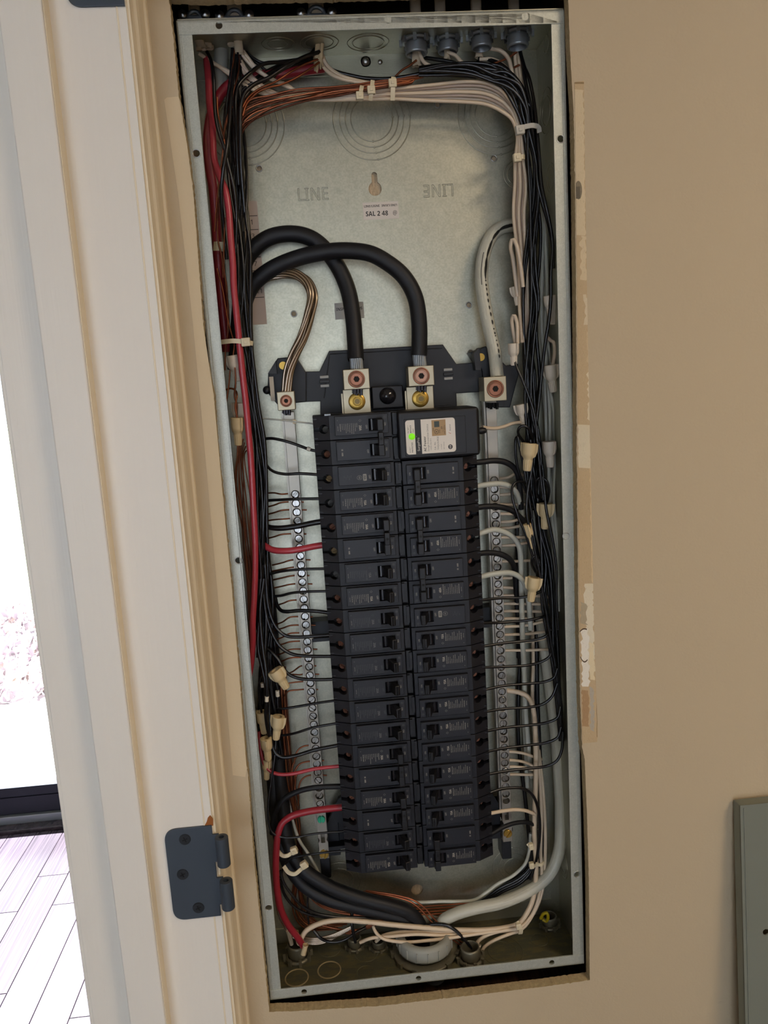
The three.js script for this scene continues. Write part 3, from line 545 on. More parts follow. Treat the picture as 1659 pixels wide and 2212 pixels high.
const leftYs = terminalBar(638, 1068, 689, 1737, 38, -0.1115, 'aluminium ground bar with slotted screws left of the breakers, one screw green', { foot: -0.383, slot: -0.357, open: [], skip: [], big: [[-0.3315, M.green, 0.0046], [-0.3765, M.brass, 0.0056]] });
const rightYs = terminalBar(1065, 1038, 1092, 1716, 39, 0.1108, 'aluminium neutral bar with slotted screws right of the breakers under the white cable lug', { foot: -0.386, slot: -0.352, open: [-0.3325], skip: [], big: [[-0.3745, M.brass, 0.0052]] });
function lugBlock(px, py, z, w, h, d, r, screwMat, label) {
  const p = at(px, py, z), g = group('cable_lug', p.x, p.y, z); tag(g, label, 'lug');
  mesh('block', rspan(-w / 2, w / 2, -h / 2, h / 2, -d, 0, 0.0008), M.lug, g);
  const hex = new THREE.Path(Array.from({ length: 6 }, (_, k) => new THREE.Vector2(r * 0.36 * Math.cos(k * Math.PI / 3), r * 0.36 * Math.sin(k * Math.PI / 3))));
  const s = new THREE.Shape(); s.absarc(0, 0, r * 0.82, 0, Math.PI * 2, false); s.holes.push(hex);
  mesh('set_screw', [plate(s, -0.002, 0.0012, 0.0003), ringZ(r * 0.72, r * 0.05, 0, 0, 0.0012)], screwMat, g);
  mesh('screw_well', ringZ(r * 0.93, r * 0.1, 0, 0, 0.0001), M.copperScrew, g); mesh('socket', cylZ(r * 0.42, 0.0006, 0, 0, 0.0002, 6), M.dark, g);
  return g;
}
lugBlock(770, 819, -0.036, 0.0275, 0.021, 0.024, 0.0088, M.copperScrew, 'square metal lug gripping the left black service cable');
lugBlock(910, 812, -0.036, 0.0275, 0.021, 0.024, 0.0088, std(0xb08874, 0.4, { metalness: 0.6 }), 'square metal lug gripping the right black service cable');
lugBlock(1070, 840, -0.038, 0.0245, 0.026, 0.028, 0.0092, M.copperScrew, 'large metal lug gripping the white service cable above the neutral bar');
lugBlock(618, 866, -0.04, 0.0185, 0.0195, 0.024, 0.0062, M.copperScrew, 'small metal lug gripping the bare stranded ground cable');
for (const [px, py, word] of [[771, 867, 'left'], [908, 861, 'right']]) {
  const z = -0.047, p = at(px, py, z), g = group('bus_plate', p.x, p.y, z); tag(g, `metal bus plate with brass nut below the ${word} service lug`, 'bus plate');
  mesh('tab', [rspan(-0.0145, 0.0145, -0.0165, 0.013, -0.004, 0, 0.0006), span(-0.0163, -0.0148, -0.016, 0.009, -0.012, -0.001)], M.lug, g);
  mesh('washer', lathe([[0.0045, 0.0014], [0.0072, 0.0014], [0.0092, 0.0003], [0.0092, 0], [0.0045, 0]].reverse()).rotateX(Math.PI / 2), M.brass, g);
  mesh('nut', [new THREE.CylinderGeometry(0.0058, 0.0058, 0.0045, 6).rotateX(Math.PI / 2).translate(0, 0, 0.0033), ringZ(0.0042, 0.0007, 0, 0, 0.0056)], M.brass, g);
  mesh('stud_end', cylZ(0.0029, 0.004, 0, 0, 0.006), std(0x6a5a3a, 0.4, { metalness: 0.8 }), g);
}

// ------------------------------------------------------------------ breakers: built for the right column, turned half round for the left
const P = 0.02604, ROW0 = 0.1424;
const INK = '#b3ab9a';
function facePrint(kind) {                          // print on the black face, read with the page turned a quarter left
  return canvasTex(512, 320, (c, w, h) => {
    c.fillStyle = '#181a22'; c.fillRect(0, 0, w, h);
    let s = kind.length * 77 + kind.charCodeAt(0); const R = () => { s = (s * 1664525 + 1013904223) >>> 0; return s / 4294967296; };
    for (let i = 0; i < 900; i++) { c.fillStyle = R() < 0.6 ? 'rgba(150,140,125,.05)' : 'rgba(0,0,0,.08)'; c.fillRect(R() * w, R() * h, 1 + R() * 14, 1 + R() * 3); }
    const put = (t, x, y, size, bold, a = 1) => { c.save(); c.translate(x, y); c.rotate(-Math.PI / 2); c.globalAlpha = a; c.fillStyle = INK; c.font = (bold ? 'bold ' : '') + size + 'px sans-serif'; c.textAlign = 'center'; c.textBaseline = 'middle'; c.fillText(t, 0, 0); c.restore(); };
    const faint = kind.endsWith('f'), k = kind.replace('f', ''), a = faint ? 0.35 : 0.95;
    put('OFF', 34, kind === 'blank' || kind === 'blankf' ? 130 : 118, 40, false, a);
    if (k === 'blank') { put('ABB', 440, 106, 34, true, a); c.save(); c.globalAlpha = a; c.fillStyle = INK; for (const y of [168, 178]) c.fillRect(426, y, 28, 5); c.fillRect(426, 190, 28, 5); c.restore(); return; }
    if (k === 'boxed') {
      c.globalAlpha = 0.75; c.fillStyle = INK; c.beginPath(); c.roundRect(82, 56, 58, 122, 12); c.fill(); c.globalAlpha = 1;
      c.save(); c.translate(112, 117); c.rotate(-Math.PI / 2); c.fillStyle = '#202023'; c.font = 'bold 46px sans-serif'; c.textAlign = 'center'; c.textBaseline = 'middle'; c.fillText('20A', 0, 0); c.restore();
      c.strokeStyle = INK; c.globalAlpha = 0.7; c.lineWidth = 5; c.beginPath(); c.arc(196, 117, 38, 0, 7); c.stroke(); put('GE', 196, 117, 36, true, 0.7); c.globalAlpha = 0.45;
      for (let i = 0; i < 5; i++) put(['TYPE', 'QL 120V', 'AC 60', 'CU AL', '10kA'][i], 330 + i * 26, 150 - (i % 2) * 30, 18, false, 0.4);
      return;
    }
    put(k, 132, 108, 54, true, faint ? 0.5 : 1);
    c.save(); c.globalAlpha = a * 0.7; c.strokeStyle = INK; c.lineWidth = 4; c.translate(130, 236); c.rotate(Math.PI / 4); c.strokeRect(-14, -14, 28, 28); c.restore();
    c.globalAlpha = faint ? 0.3 : 0.75; c.fillStyle = INK;
    for (let i = 0; i < 10; i++) { const x = 178 + i * 29; let y = 196; const end = 196 - (70 + R() * 110); while (y > end) { const l = 4 + R() * 20; c.fillRect(x, y - l, i === 0 || i === 9 ? 12 : 8, l); y -= l + 3 + R() * 3; } }
    c.globalAlpha = faint ? 0.25 : 0.6; put('HACR TYPE', 484, 118, 16, true, 0.8); put('LR', 484, 262, 18, true, 0.6); c.globalAlpha = 1;
  });
}
const prints = {}; const printMat = (k) => prints[k] ??= std(0xffffff, 0.46, { map: facePrint(k) });
const onMat = std(0xffffff, 0.46, { map: canvasTex(96, 320, (c, w, h) => { c.fillStyle = '#181a22'; c.fillRect(0, 0, w, h); c.save(); c.translate(48, 150); c.rotate(-Math.PI / 2); c.fillStyle = INK; c.font = '42px sans-serif'; c.textAlign = 'center'; c.textBaseline = 'middle'; c.fillText('ON', 0, 0); c.restore(); c.strokeStyle = INK; c.globalAlpha = 0.5; c.lineWidth = 3; c.beginPath(); c.arc(48, 268, 20, 0, 7); c.stroke(); c.beginPath(); c.arc(48, 268, 9, 0, 7); c.stroke(); }) });
const NOSE = -0.010, SHO = -0.0145;
const G = (() => {                                  // one pole, inner edge at x = 0, middle at y = 0
  const q = P - 0.0006, lower = [rspan(0, 0.0652, -q / 2, q / 2, -0.06, SHO, 0.0006), rspan(0.06, 0.0815, -q / 2, q / 2, -0.06, -0.034, 0.0006)];
  const n0 = -0.0115, n1 = 0.0085;
  const nose = plate(poly(rectPts(0.004, 0.0592, n0, n1), [new THREE.Path(rectPts(0.0106, 0.0243, -0.0072, 0.0052).map((a) => new THREE.Vector2(...a)))]), SHO - 0.0005, NOSE, 0.0004);
  const floor = span(0.0106, 0.0243, -0.0072, 0.0052, SHO - 0.001, SHO + 0.0002);
  const skirt = new THREE.CylinderGeometry(0.0034, 0.0034, 0.0114, 28, 1, false, -1.5, 3.0).translate(0.0206, -0.001, -0.0150);
  // terminal block with its screw well and wire channel; the front slopes back toward the wire side
  const s = new THREE.Shape(rectPts(0.0648, 0.0815, -q / 2 + 0.0002, q / 2 - 0.0002).map((a) => new THREE.Vector2(...a)));
  const well = new THREE.Path(); const sl = 0.0021, cx = 0.0706, cy = 0.0012, r = 0.0049; const a0 = Math.asin(sl / r);
  well.absarc(cx, cy, r, a0, Math.PI * 2 - a0, false); well.lineTo(0.0814, cy - sl); well.lineTo(0.0814, cy + sl); s.holes.push(well);
  const term = new THREE.ExtrudeGeometry(s, { depth: 0.016, bevelEnabled: false, curveSegments: 14 }).translate(0, 0, -0.036);
  { const p = term.attributes.position; for (let i = 0; i < p.count; i++) if (p.getZ(i) > -0.022) p.setZ(i, -0.0152 - (p.getX(i) - 0.0648) * 0.5); term.computeVertexNormals(); }
  const ribs = [-0.0095, 0.0105].map((y) => span(0.067, 0.0812, y - 0.0006, y + 0.0006, -0.03, -0.0215).rotateY(0));
  const handle = rbox(0.0056, 0.0112, 0.0185, 0.0012, 0, 0, 0.0035).rotateY(-0.32).translate(0.0158, -0.001, -0.0100);
  return { housing: join([...lower, floor]), nose: join([nose]), skirt, term: join([term, ...ribs]), handle, plateOff: box(0.0335, 0.0188, 0.0003, 0.04125, -0.0015, NOSE + 0.00005), plateOn: box(0.0056, 0.0188, 0.0003, 0.0073, -0.0015, NOSE + 0.00005), well: cylZ(0.0049, 0.001, 0.0706, 0.0012, -0.0335, 18), screw: slotted(0.0036, 0.003) };
})();
const wellBlack = M.dark, screwTone = [M.steel, M.copperScrew, std(0xa8906a, 0.4, { metalness: 0.7 })];
function breaker(side, row, poles, kinds, label) {
  const g = group('circuit_breaker', side > 0 ? 0.0037 : -0.0045, Y0 + ROW0 - P * (row + poles / 2), 0); tag(g, label, 'circuit breaker');
  if (side < 0) g.rotation.z = Math.PI;
  for (let k = 0; k < poles; k++) {                 // kinds are listed from the top of the picture down
    const off = (poles / 2 - 0.5 - k) * P, y = side > 0 ? off : -off, put = (n, geo, mat) => { const m = mesh(n, geo, mat, g); m.position.y = y; return m; };
    put('housing', G.housing, M.plastic); put('nose', G.nose, M.plastic);
    put('terminal_block', G.term, M.plastic); put('wire_well', G.well, wellBlack);
    put('face_plate', G.plateOff, printMat(kinds[k])); put('face_plate', G.plateOn, onMat);
    put('handle_skirt', G.skirt, M.plasticGloss);
    const h = put('handle', G.handle, M.plasticDark);
    if (poles === 1) mesh('handle_ridge', rbox(0.0008, 0.0104, 0.001, 0.0003, 0.0114, -0.001, 0.0028), M.plasticDark, h);
    const sc = put('screw', G.screw, side < 0 && row < 7 ? screwTone[(row + k) % 3] : M.copperScrew); sc.position.x = 0.0692; sc.position.y += 0.0018; sc.position.z = -0.0285; sc.rotation.set(0, -0.35, rr(0, 3));
  }
  if (poles === 2) {
    const t = mesh('handle_tie', [rspan(0.0102, 0.0164, -P * 0.5 - 0.0068, -P * 0.5 + 0.0048, -0.004, 0.0052, 0.0008), rspan(0.0102, 0.0164, P * 0.5 - 0.0068, P * 0.5 + 0.0048, -0.004, 0.0052, 0.0008), rspan(0.0106, 0.0160, -0.0066, 0.0066, -0.0035, 0.0062, 0.0008)], M.plasticDark, g);
    mesh('rivet_hole', cylZ(0.0014, 0.0004, 0.0133, 0, 0.0063, 14), M.dark, t);
  }
  return g;
}
const nth = (r) => ORD[r];
const LEFT = [[0, 2, ['20A', 'blank']], [2, 1, ['boxed']], [3, 1, ['15A']], [4, 2, ['50A', 'blank']], [6, 1, ['15Af']], [7, 1, ['15A']], [8, 1, ['20Af']], [9, 1, ['20Af']], [10, 1, ['20Af']], [11, 1, ['20Af']], [12, 1, ['20Af']], [13, 1, ['20Af']], [14, 2, ['30A', 'blank']], [16, 2, ['50A', 'blank']], [18, 1, ['20Af']], [19, 1, ['15A']]];
const RIGHT = [[2, 2, ['blank', '40A']], [4, 2, ['blank', '40A']], [6, 2, ['blank', '40A']], [8, 1, ['boxed']], [9, 1, ['15A']], [10, 1, ['15A']], [11, 1, ['15A']], [12, 1, ['15A']], [13, 1, ['15A']], [14, 1, ['15A']], [15, 1, ['15A']], [16, 1, ['15A']], [17, 1, ['15A']], [18, 2, ['blank', '30A']]];
for (const [side, list, word] of [[-1, LEFT, 'left'], [1, RIGHT, 'right']])
  list.forEach(([row, n, kinds], i) => {
    const amp = kinds.map((k) => k.replace('f', '')).find((k) => k !== 'blank').replace('boxed', '20A');
    const last = i === list.length - 1;
    breaker(side, row, n, kinds, `black ${n === 2 ? 'double-pole breaker with tied handles' : 'single-pole breaker'} marked ${amp}, ${last ? 'bottom one' : ORD[i] + ' breaker' + (i ? ' down' : '')} of the ${word} column`);
  });
{ // surge protector, a bigger block at the head of the right column
  const x0 = 0.0008, x1 = 0.086, y1 = ROW0 - 0.0004, y0 = ROW0 - 2 * P + 0.0012, z = -0.006;
  const g = tag(group('surge_protector', 0, Y0, 0), 'black surge protector block with white label and lit green dot', 'surge protector');
  mesh('housing', [rspan(x0, x1, y0, y1, -0.06, z, 0.0032), rspan(x1 - 0.006, x1 + 0.0012, y0 + 0.002, y1 - 0.002, -0.055, z - 0.004, 0.003), rspan(x0 + 0.0065, x1 - 0.0145, y0 + 0.0038, y1 - 0.0082, z - 0.002, z + 0.0005, 0.0006)], M.plasticDark, g);
  const lx0 = x0 + 0.0078, lx1 = x0 + 0.0595, ly0 = y0 + 0.0056, ly1 = y1 - 0.0095;
  const tex = canvasTex(1024, 660, (c, w, h) => {
    c.fillStyle = '#1d1d20'; c.fillRect(0, 0, w, h); c.fillStyle = '#e6ded2'; c.beginPath(); c.roundRect(0, 0, 190, h, [46, 0, 0, 46]); c.fill(); c.beginPath(); c.roundRect(318, 0, w - 318, h, [0, 56, 56, 0]); c.fill();
    const put = (t, x, y, f, col = '#2a2826') => { c.save(); c.translate(x, y); c.rotate(-Math.PI / 2); c.fillStyle = col; c.font = f; c.textBaseline = 'middle'; c.fillText(t, 0, 0); c.restore(); };
    put('Green =', 70, 628, '34px sans-serif'); put('PROTECTED', 122, 626, 'bold 36px sans-serif'); put('No light =', 50, 246, '34px sans-serif'); put('REPLACE', 104, 246, 'bold 36px sans-serif'); put('UNIT', 160, 240, '34px sans-serif');
    put('SurgePro', 252, 606, '64px sans-serif', '#ddd5c8'); put('™', 222, 330, '28px sans-serif', '#ddd5c8');
    put('AC Power', 386, 620, 'bold 64px sans-serif'); put('Surge Protective Device', 452, 620, '50px sans-serif', '#6a655e'); put('150Vac Max Ø-G', 506, 608, '32px sans-serif', '#6a655e');
    put('Cat. No.', 592, 604, '46px sans-serif', '#56524c'); put('THQLSURGE', 654, 604, '48px sans-serif', '#56524c'); put('LL14449', 722, 600, '28px sans-serif', '#7a746c'); put('WR 103mm', 776, 600, '28px sans-serif', '#7a746c');
    c.fillStyle = '#ad8d62'; c.fillRect(540, 26, 290, 306); c.fillStyle = '#3c4742'; c.fillRect(594, 52, 106, 112); c.strokeStyle = '#2c2620'; c.lineWidth = 7; c.beginPath(); c.arc(636, 252, 42, 0, 7); c.stroke(); put('R', 636, 268, 'bold 46px sans-serif'); put('LISTED', 700, 290, 'bold 24px sans-serif'); put('SPD', 742, 210, 'bold 30px sans-serif'); put('No. 8K94', 772, 260, '24px sans-serif'); put('TYPE 2 DEVICE', 806, 310, 'bold 26px sans-serif'); put('Surge', 566, 240, 'bold 24px sans-serif');
    put('Neutral', 918, 254, '38px sans-serif', '#4a4038'); c.fillStyle = '#b5281e'; c.fillRect(900, 296, 34, 8); c.fillRect(886, 280, 16, 8);
    c.fillStyle = '#1c1b1b'; c.beginPath(); c.arc(908, 560, 46, 0, 7); c.fill(); put('GE', 908, 592, 'bold 50px serif', '#e6ded2');
  });
  const shape = new THREE.Shape(), r = 0.0035; const X0 = lx0, X1 = lx1, Yb = ly0, Yt = ly1;
  shape.moveTo(X0 + r, Yb); shape.lineTo(X1 - r, Yb); shape.quadraticCurveTo(X1, Yb, X1, Yb + r); shape.lineTo(X1, Yt - r); shape.quadraticCurveTo(X1, Yt, X1 - r, Yt); shape.lineTo(X0 + r, Yt); shape.quadraticCurveTo(X0, Yt, X0, Yt - r); shape.lineTo(X0, Yb + r); shape.quadraticCurveTo(X0, Yb, X0 + r, Yb);
  const lab = plate(shape, z + 0.0005, z + 0.0008), p = lab.attributes.position, uv = lab.attributes.uv; for (let i = 0; i < p.count; i++) uv.setXY(i, (p.getX(i) - X0) / (X1 - X0), (p.getY(i) - Yb) / (Yt - Yb));
  mesh('label_plate', lab, std(0xffffff, 0.5, { map: tex }), g);
  const lx = lx0 + 0.0062, ly = (ly0 + ly1) / 2 + 0.0008;
  mesh('indicator_lamp', lathe([[0, 0.0012], [0.0022, 0.0009], [0.0034, 0]].reverse()).rotateX(Math.PI / 2).translate(lx, ly, z + 0.0008), std(0x7ad818, 0.4, { emissive: 0x7be010, emissiveIntensity: 0.6 }), g);
  const led = new THREE.PointLight(0x80ff20, 0.00004); led.position.set(lx, ly + Y0, z + 0.006); scene.add(led);
  mesh('cable_gland', [lathe([[0.0032, 0], [0.0038, 0.004], [0.0026, 0.0085], [0.0016, 0.0085]]).rotateZ(-Math.PI / 2).translate(x1 + 0.001, (y0 + y1) / 2 - 0.001, -0.02)], M.plasticDark, g);
  mesh('base_clip', [rspan(x1 - 0.01, x1 - 0.0025, y0 - 0.0005, y0 + 0.008, -0.06, -0.03, 0.001)], M.plastic, g);
}

// ------------------------------------------------------------------ wires: each a run of measured points with its own depth behind the flange (millimetres)
function run(xy, zmm) {
  const n = xy.length / 2, zs = Array.isArray(zmm) ? zmm : [zmm, zmm], out = [];
  for (let i = 0; i < n; i++) { const t = n > 1 ? i / (n - 1) * (zs.length - 1) : 0, k = Math.min(zs.length - 2, Math.floor(t)); out.push(at(xy[2 * i], xy[2 * i + 1], (zs[k] + (zs[k + 1] - zs[k]) * (t - k)) / 1000)); }
  return out;
}
function tube(pts, r, seg, rad = 8, tension) { const c = new THREE.CatmullRomCurve3(pts, false, 'centripetal'); return new THREE.TubeGeometry(c, seg ?? Math.max(16, pts.length * 7), r, rad); }
function wire(name, label, mat, rmm, xy, zmm, grp, rad) {
  const m = mesh(name, tube(run(xy, zmm), rmm / 1000, undefined, rad), mat); m.userData.label = label; m.userData.category = name.includes('cable') ? 'cable' : 'wire'; if (grp) m.userData.group = grp; return m;
}
function marker(parent, px, py, zmm, px2, py2, text) {     // printed number sleeve pushed onto a wire
  const a = at(px, py, zmm / 1000), b = at(px2, py2, zmm / 1000), m = mesh('number_sleeve', new THREE.CylinderGeometry(0.0023, 0.0023, a.distanceTo(b), 16), std(0xffffff, 0.6, { map: canvasTex(128, 64, (c, w, h) => { c.fillStyle = '#e2d8c4'; c.fillRect(0, 0, w, h); c.fillStyle = '#1a1a1a'; c.font = 'bold 30px sans-serif'; c.textAlign = 'center'; c.textBaseline = 'middle'; c.save(); c.translate(w * 0.25, h / 2); c.rotate(Math.PI / 2); c.fillText(text, 0, 0); c.restore(); c.save(); c.translate(w * 0.75, h / 2); c.rotate(Math.PI / 2); c.fillText(text, 0, 0); c.restore(); }) }), parent);
  m.position.copy(a).add(b).multiplyScalar(0.5); m.quaternion.setFromUnitVectors(v3(0, 1, 0), b.clone().sub(a).normalize()); return m;
}
const lerpRun = (A, B, t, wob = 0) => A.map((v, i) => v + (B[i] - v) * t + (wob && i > 1 ? rr(-wob, wob) : 0));
function bundle(name, label, grp, mat, rmm, n, A, B, zf, wob = 1.5, cross = 0.12) {   // n runs spread between two measured borders, crossing one another
  for (let k = 0; k < n; k++) {
    const t0 = (k + 0.5) / n, xy = []; const ph = rr(0, 6.3), fr = rr(0.5, 1.1);
    for (let i = 0; i < A.length; i += 2) { const t = Math.max(0, Math.min(1, t0 + cross * Math.sin(ph + i * fr))); xy.push(A[i] + (B[i] - A[i]) * t + rr(-wob, wob) * 0.5, A[i + 1] + (B[i + 1] - A[i + 1]) * t); }
    const z = zf(k, n); wire(name, label, mat, rmm, xy, z, grp);
  }
}
// --- service cables
wire('service_cable', 'thick black service cable arching to the left lug, behind the other black arch', M.blackCable, 8.6, [512, 760, 520, 640, 528, 570, 545, 541, 580, 514, 622, 505, 660, 510, 689, 526, 725, 568, 750, 621, 762, 681, 767, 742, 769, 778], [-80, -80, -78, -76, -74, -70, -60, -50], null, 18);
wire('service_cable', 'thick black service cable arching across to the right lug in front of the other arch', M.blackCable, 8.6, [508, 800, 520, 690, 542, 621, 581, 585, 641, 558, 713, 543, 762, 542, 800, 548, 830, 563, 871, 596, 896, 640, 905, 693, 906, 740, 905, 768], [-80, -74, -66, -58, -54, -52, -50, -50], null, 18);
for (const [x, y, z, word] of [[769, 786, -50, 'left'], [904, 777, -50, 'right']]) {   // bare strands between insulation and lug
  const g = tag(group('cable_strands'), `bright bare strands of the ${word} black service cable above its lug`, 'strands');
  for (let k = 0; k < 9; k++) { const a = k / 9 * Math.PI, c = Math.cos(a) * 6.2, s = Math.sin(a) * 6.2; const p = at(x, y - 12, z / 1000), q = at(x + (word === 'left' ? 2 : 4), y + 14, z / 1000); p.x += c / 1000; p.z += s / 1000; q.x += Math.cos(a + 0.35) * 0.0062; q.z += Math.sin(a + 0.35) * 0.0062; mesh('strand', new THREE.TubeGeometry(new THREE.LineCurve3(p, q), 2, 0.00125, 8), M.castZinc, g); }
}
for (const [x, y, z, word, s] of [[772, 846, -46, 'left', 1], [910, 839, -46, 'right', 1], [619, 889, -52, 'ground', 0.75], [1063, 876, -54, 'neutral', 1.25]]) {
  const g = tag(group('cable_strands'), `dark cut cable ends under the ${word === 'ground' || word === 'neutral' ? word + ' bar' : word + ' service'} lug`, 'strands');
  for (let k = 0; k < 6; k++) { const p = at(x + (k - 2.5) * 3.4 * s, y - 6, z / 1000 + (k % 2) * 0.003), q = at(x + (k - 2.5) * 3.4 * s, y + 4 + (k % 3) * 2, z / 1000 + (k % 2) * 0.003); mesh('strand', [new THREE.CylinderGeometry(0.0016, 0.0016, p.distanceTo(q), 10).translate(0, 0, 0).applyQuaternion(new THREE.Quaternion().setFromUnitVectors(v3(0, 1, 0), q.clone().sub(p).normalize())).translate((p.x + q.x) / 2, (p.y + q.y) / 2, (p.z + q.z) / 2)], word === 'neutral' ? M.dark : std(0x4a4a50, 0.35, { metalness: 0.8 }), g); }
}
{ // white service cable with its ragged black print line
  const tex = canvasTex(2048, 128, (c, w, h) => {
    c.fillStyle = '#c3c1b0'; c.fillRect(0, 0, w, h); let s = 3; const R = () => { s = (s * 1664525 + 1013904223) >>> 0; return s / 4294967296; };
    for (let i = 0; i < 500; i++) { c.fillStyle = R() < 0.5 ? 'rgba(255,255,240,.10)' : 'rgba(90,86,70,.10)'; c.fillRect(R() * w, R() * h, 20 + R() * 160, 1 + R() * 2); }
    c.fillStyle = '#1c1b19'; const y0 = 0.5 * h;
    for (let x = 30; x < w * 0.9;) { const near = x < w * 0.42, l = near ? 120 + R() * 200 : 14 + R() * 50, t = near ? 6 + R() * 3 : 3 + R() * 2; c.beginPath(); c.moveTo(x, y0); c.quadraticCurveTo(x + l * 0.3, y0 - t, x + l * 0.55, y0 - t * 0.7); c.quadraticCurveTo(x + l * 0.8, y0 - t * 0.4, x + l, y0); c.quadraticCurveTo(x + l * 0.7, y0 + t * 0.9, x + l * 0.4, y0 + t * 0.5); c.quadraticCurveTo(x + l * 0.2, y0 + t * 0.8, x, y0); c.fill(); x += l * (near ? 0.8 : 1) + (near ? 0 : 6 + R() * 30); }
    c.fillRect(w * 0.3, y0 + 13, w * 0.18, 2);
  });
  tex.wrapT = THREE.RepeatWrapping;
  const printed = (name, xy, z, seg, u, dir, label, flip) => {      // turn the print to face the way it does in the photograph at the fraction u of the cable
    const c = new THREE.CatmullRomCurve3(run(xy, z), false, 'centripetal'), fr = c.computeFrenetFrames(seg), k = Math.round(u * seg), d = v3(...dir);
    const v = Math.atan2(d.dot(fr.binormals[k]), -d.dot(fr.normals[k])), t = tex.clone(); t.offset.y = 0.5 - v / (Math.PI * 2); t.wrapS = THREE.RepeatWrapping; if (flip) { t.repeat.x = -1; } t.needsUpdate = true;
    tag(mesh(name, new THREE.TubeGeometry(c, seg, 0.0072, 20), phys(0xffffff, 0.42, { map: t, clearcoat: 0.15, clearcoatRoughness: 0.3 })), label, 'cable');
  };
  printed('service_cable', [1118, 486, 1090, 489, 1066, 504, 1048, 540, 1040, 590, 1044, 640, 1055, 700, 1068, 760, 1074, 815], [-84, -82, -78, -74, -70, -66, -62, -58, -52], 120, 0.35, [0.45, 0.1, 0.9], 'thick white service cable with black print looping into the neutral lug');
  printed('service_cable', [1150, 1100, 1160, 1260, 1175, 1380, 1188, 1480, 1200, 1580, 1208, 1680, 1211, 1760, 1207, 1840, 1185, 1890, 1140, 1925, 1082, 1950, 1026, 1962, 985, 1974, 954, 1992, 935, 2040], [-84, -84, -82, -80, -76, -70, -62, -54, -50, -48, -48, -50, -54], 140, 0.66, [0.75, -0.6, 0.35], 'thick pale grey service cable sweeping along the lower right into the bushing');
}
wire('service_cable', 'thick black cable of the lower left sweeping into the bushing, upper of two', M.blackCable, 8.2, [560, 1120, 572, 1240, 584, 1340, 590, 1450, 596, 1560, 604, 1660, 612, 1750, 622, 1820, 650, 1872, 700, 1909, 770, 1938, 840, 1956, 885, 1972, 908, 2000, 918, 2050], [-86, -84, -80, -74, -66, -56, -50, -50, -52, -54], null, 18);
wire('service_cable', 'thick black cable of the lower left sweeping into the bushing, lower of two', M.blackCable, 8.2, [552, 1200, 564, 1320, 574, 1400, 581, 1500, 588, 1640, 598, 1760, 614, 1845, 650, 1905, 700, 1938, 760, 1956, 830, 1972, 880, 1988, 902, 2015, 912, 2060], [-86, -84, -80, -72, -62, -56, -54, -54, -56], null, 18);
{ // bare stranded ground cable
  const core = run([518, 720, 527, 660, 545, 622, 572, 599, 600, 592, 622, 590, 645, 595, 665, 611, 675, 640, 668, 681, 653, 730, 636, 766, 624, 800, 619, 850], [-82, -80, -76, -70, -62, -56, -54, -52, -52]);
  const c = new THREE.CatmullRomCurve3(core, false, 'centripetal'), N = 70, fr = c.computeFrenetFrames(N), g = tag(group('bare_ground_cable'), 'bare stranded metal ground cable curving down to the small lug', 'cable');
  for (let k = 0; k < 9; k++) {
    const pts = []; for (let i = 0; i <= N; i++) { const p = c.getPointAt(i / N), a = k / 9 * Math.PI * 2 + i / N * 4.2, R = k === 8 ? 0 : 0.0042; pts.push(p.addScaledVector(fr.normals[i], R * Math.cos(a)).addScaledVector(fr.binormals[i], R * Math.sin(a))); }
    mesh('strand', tube(pts, 0.0017, 110, 8), M.tinned, g);
  }
}
// --- red cables of the left side
wire('red_cable', 'thick red cable crossing under the top wires and running down the left side', M.redCable, 5.2, [700, 146, 655, 152, 610, 160, 560, 164, 515, 174, 484, 194, 462, 232, 450, 290, 452, 350, 461, 410, 466, 470, 470, 540, 478, 640, 490, 760], [-74, -72, -68, -64, -62, -64, -70, -78], null, 14);
wire('red_wire', 'bright red wire running down the left bundle in front', M.redWire, 3.4, [446, 126, 450, 170, 453, 230, 458, 262, 460, 300, 463, 345, 476, 385, 487, 412, 494, 455, 498, 510, 503, 570, 505, 620, 511, 680, 517, 740, 523, 800, 531, 870, 537, 935, 543, 1010, 547, 1090, 551, 1170, 551, 1240, 549, 1290, 546, 1345, 546, 1395, 540, 1450, 526, 1500], [-60, -44, -34, -30, -28, -28, -30, -34, -50], null, 12);
wire('red_wire', 'thick red wire from the left bundle to the upper fifty amp breaker', M.redWire, 3.5, [562, 1170, 574, 1180, 590, 1188, 620, 1190, 650, 1186, 680, 1180, 706, 1176], [-58, -46, -38, -34, -32], null, 12);
wire('red_wire', 'thin red wire bending from the lower left to the thirty amp breaker', M.redWire, 2.1, [560, 1580, 564, 1625, 572, 1652, 588, 1668, 608, 1673, 635, 1671, 680, 1661, 742, 1654], [-50, -42, -38, -34, -32]);
wire('red_wire', 'thick red wire looping from the bottom connector up to the lower fifty amp breaker', M.redCable, 3.9, [745, 1743, 700, 1748, 660, 1754, 630, 1763, 610, 1778, 601, 1800, 597, 1835, 596, 1875, 599, 1925, 607, 1965, 622, 1997, 640, 2021, 656, 2044], [-32, -34, -32, -30, -30, -32, -40, -48], null, 12);
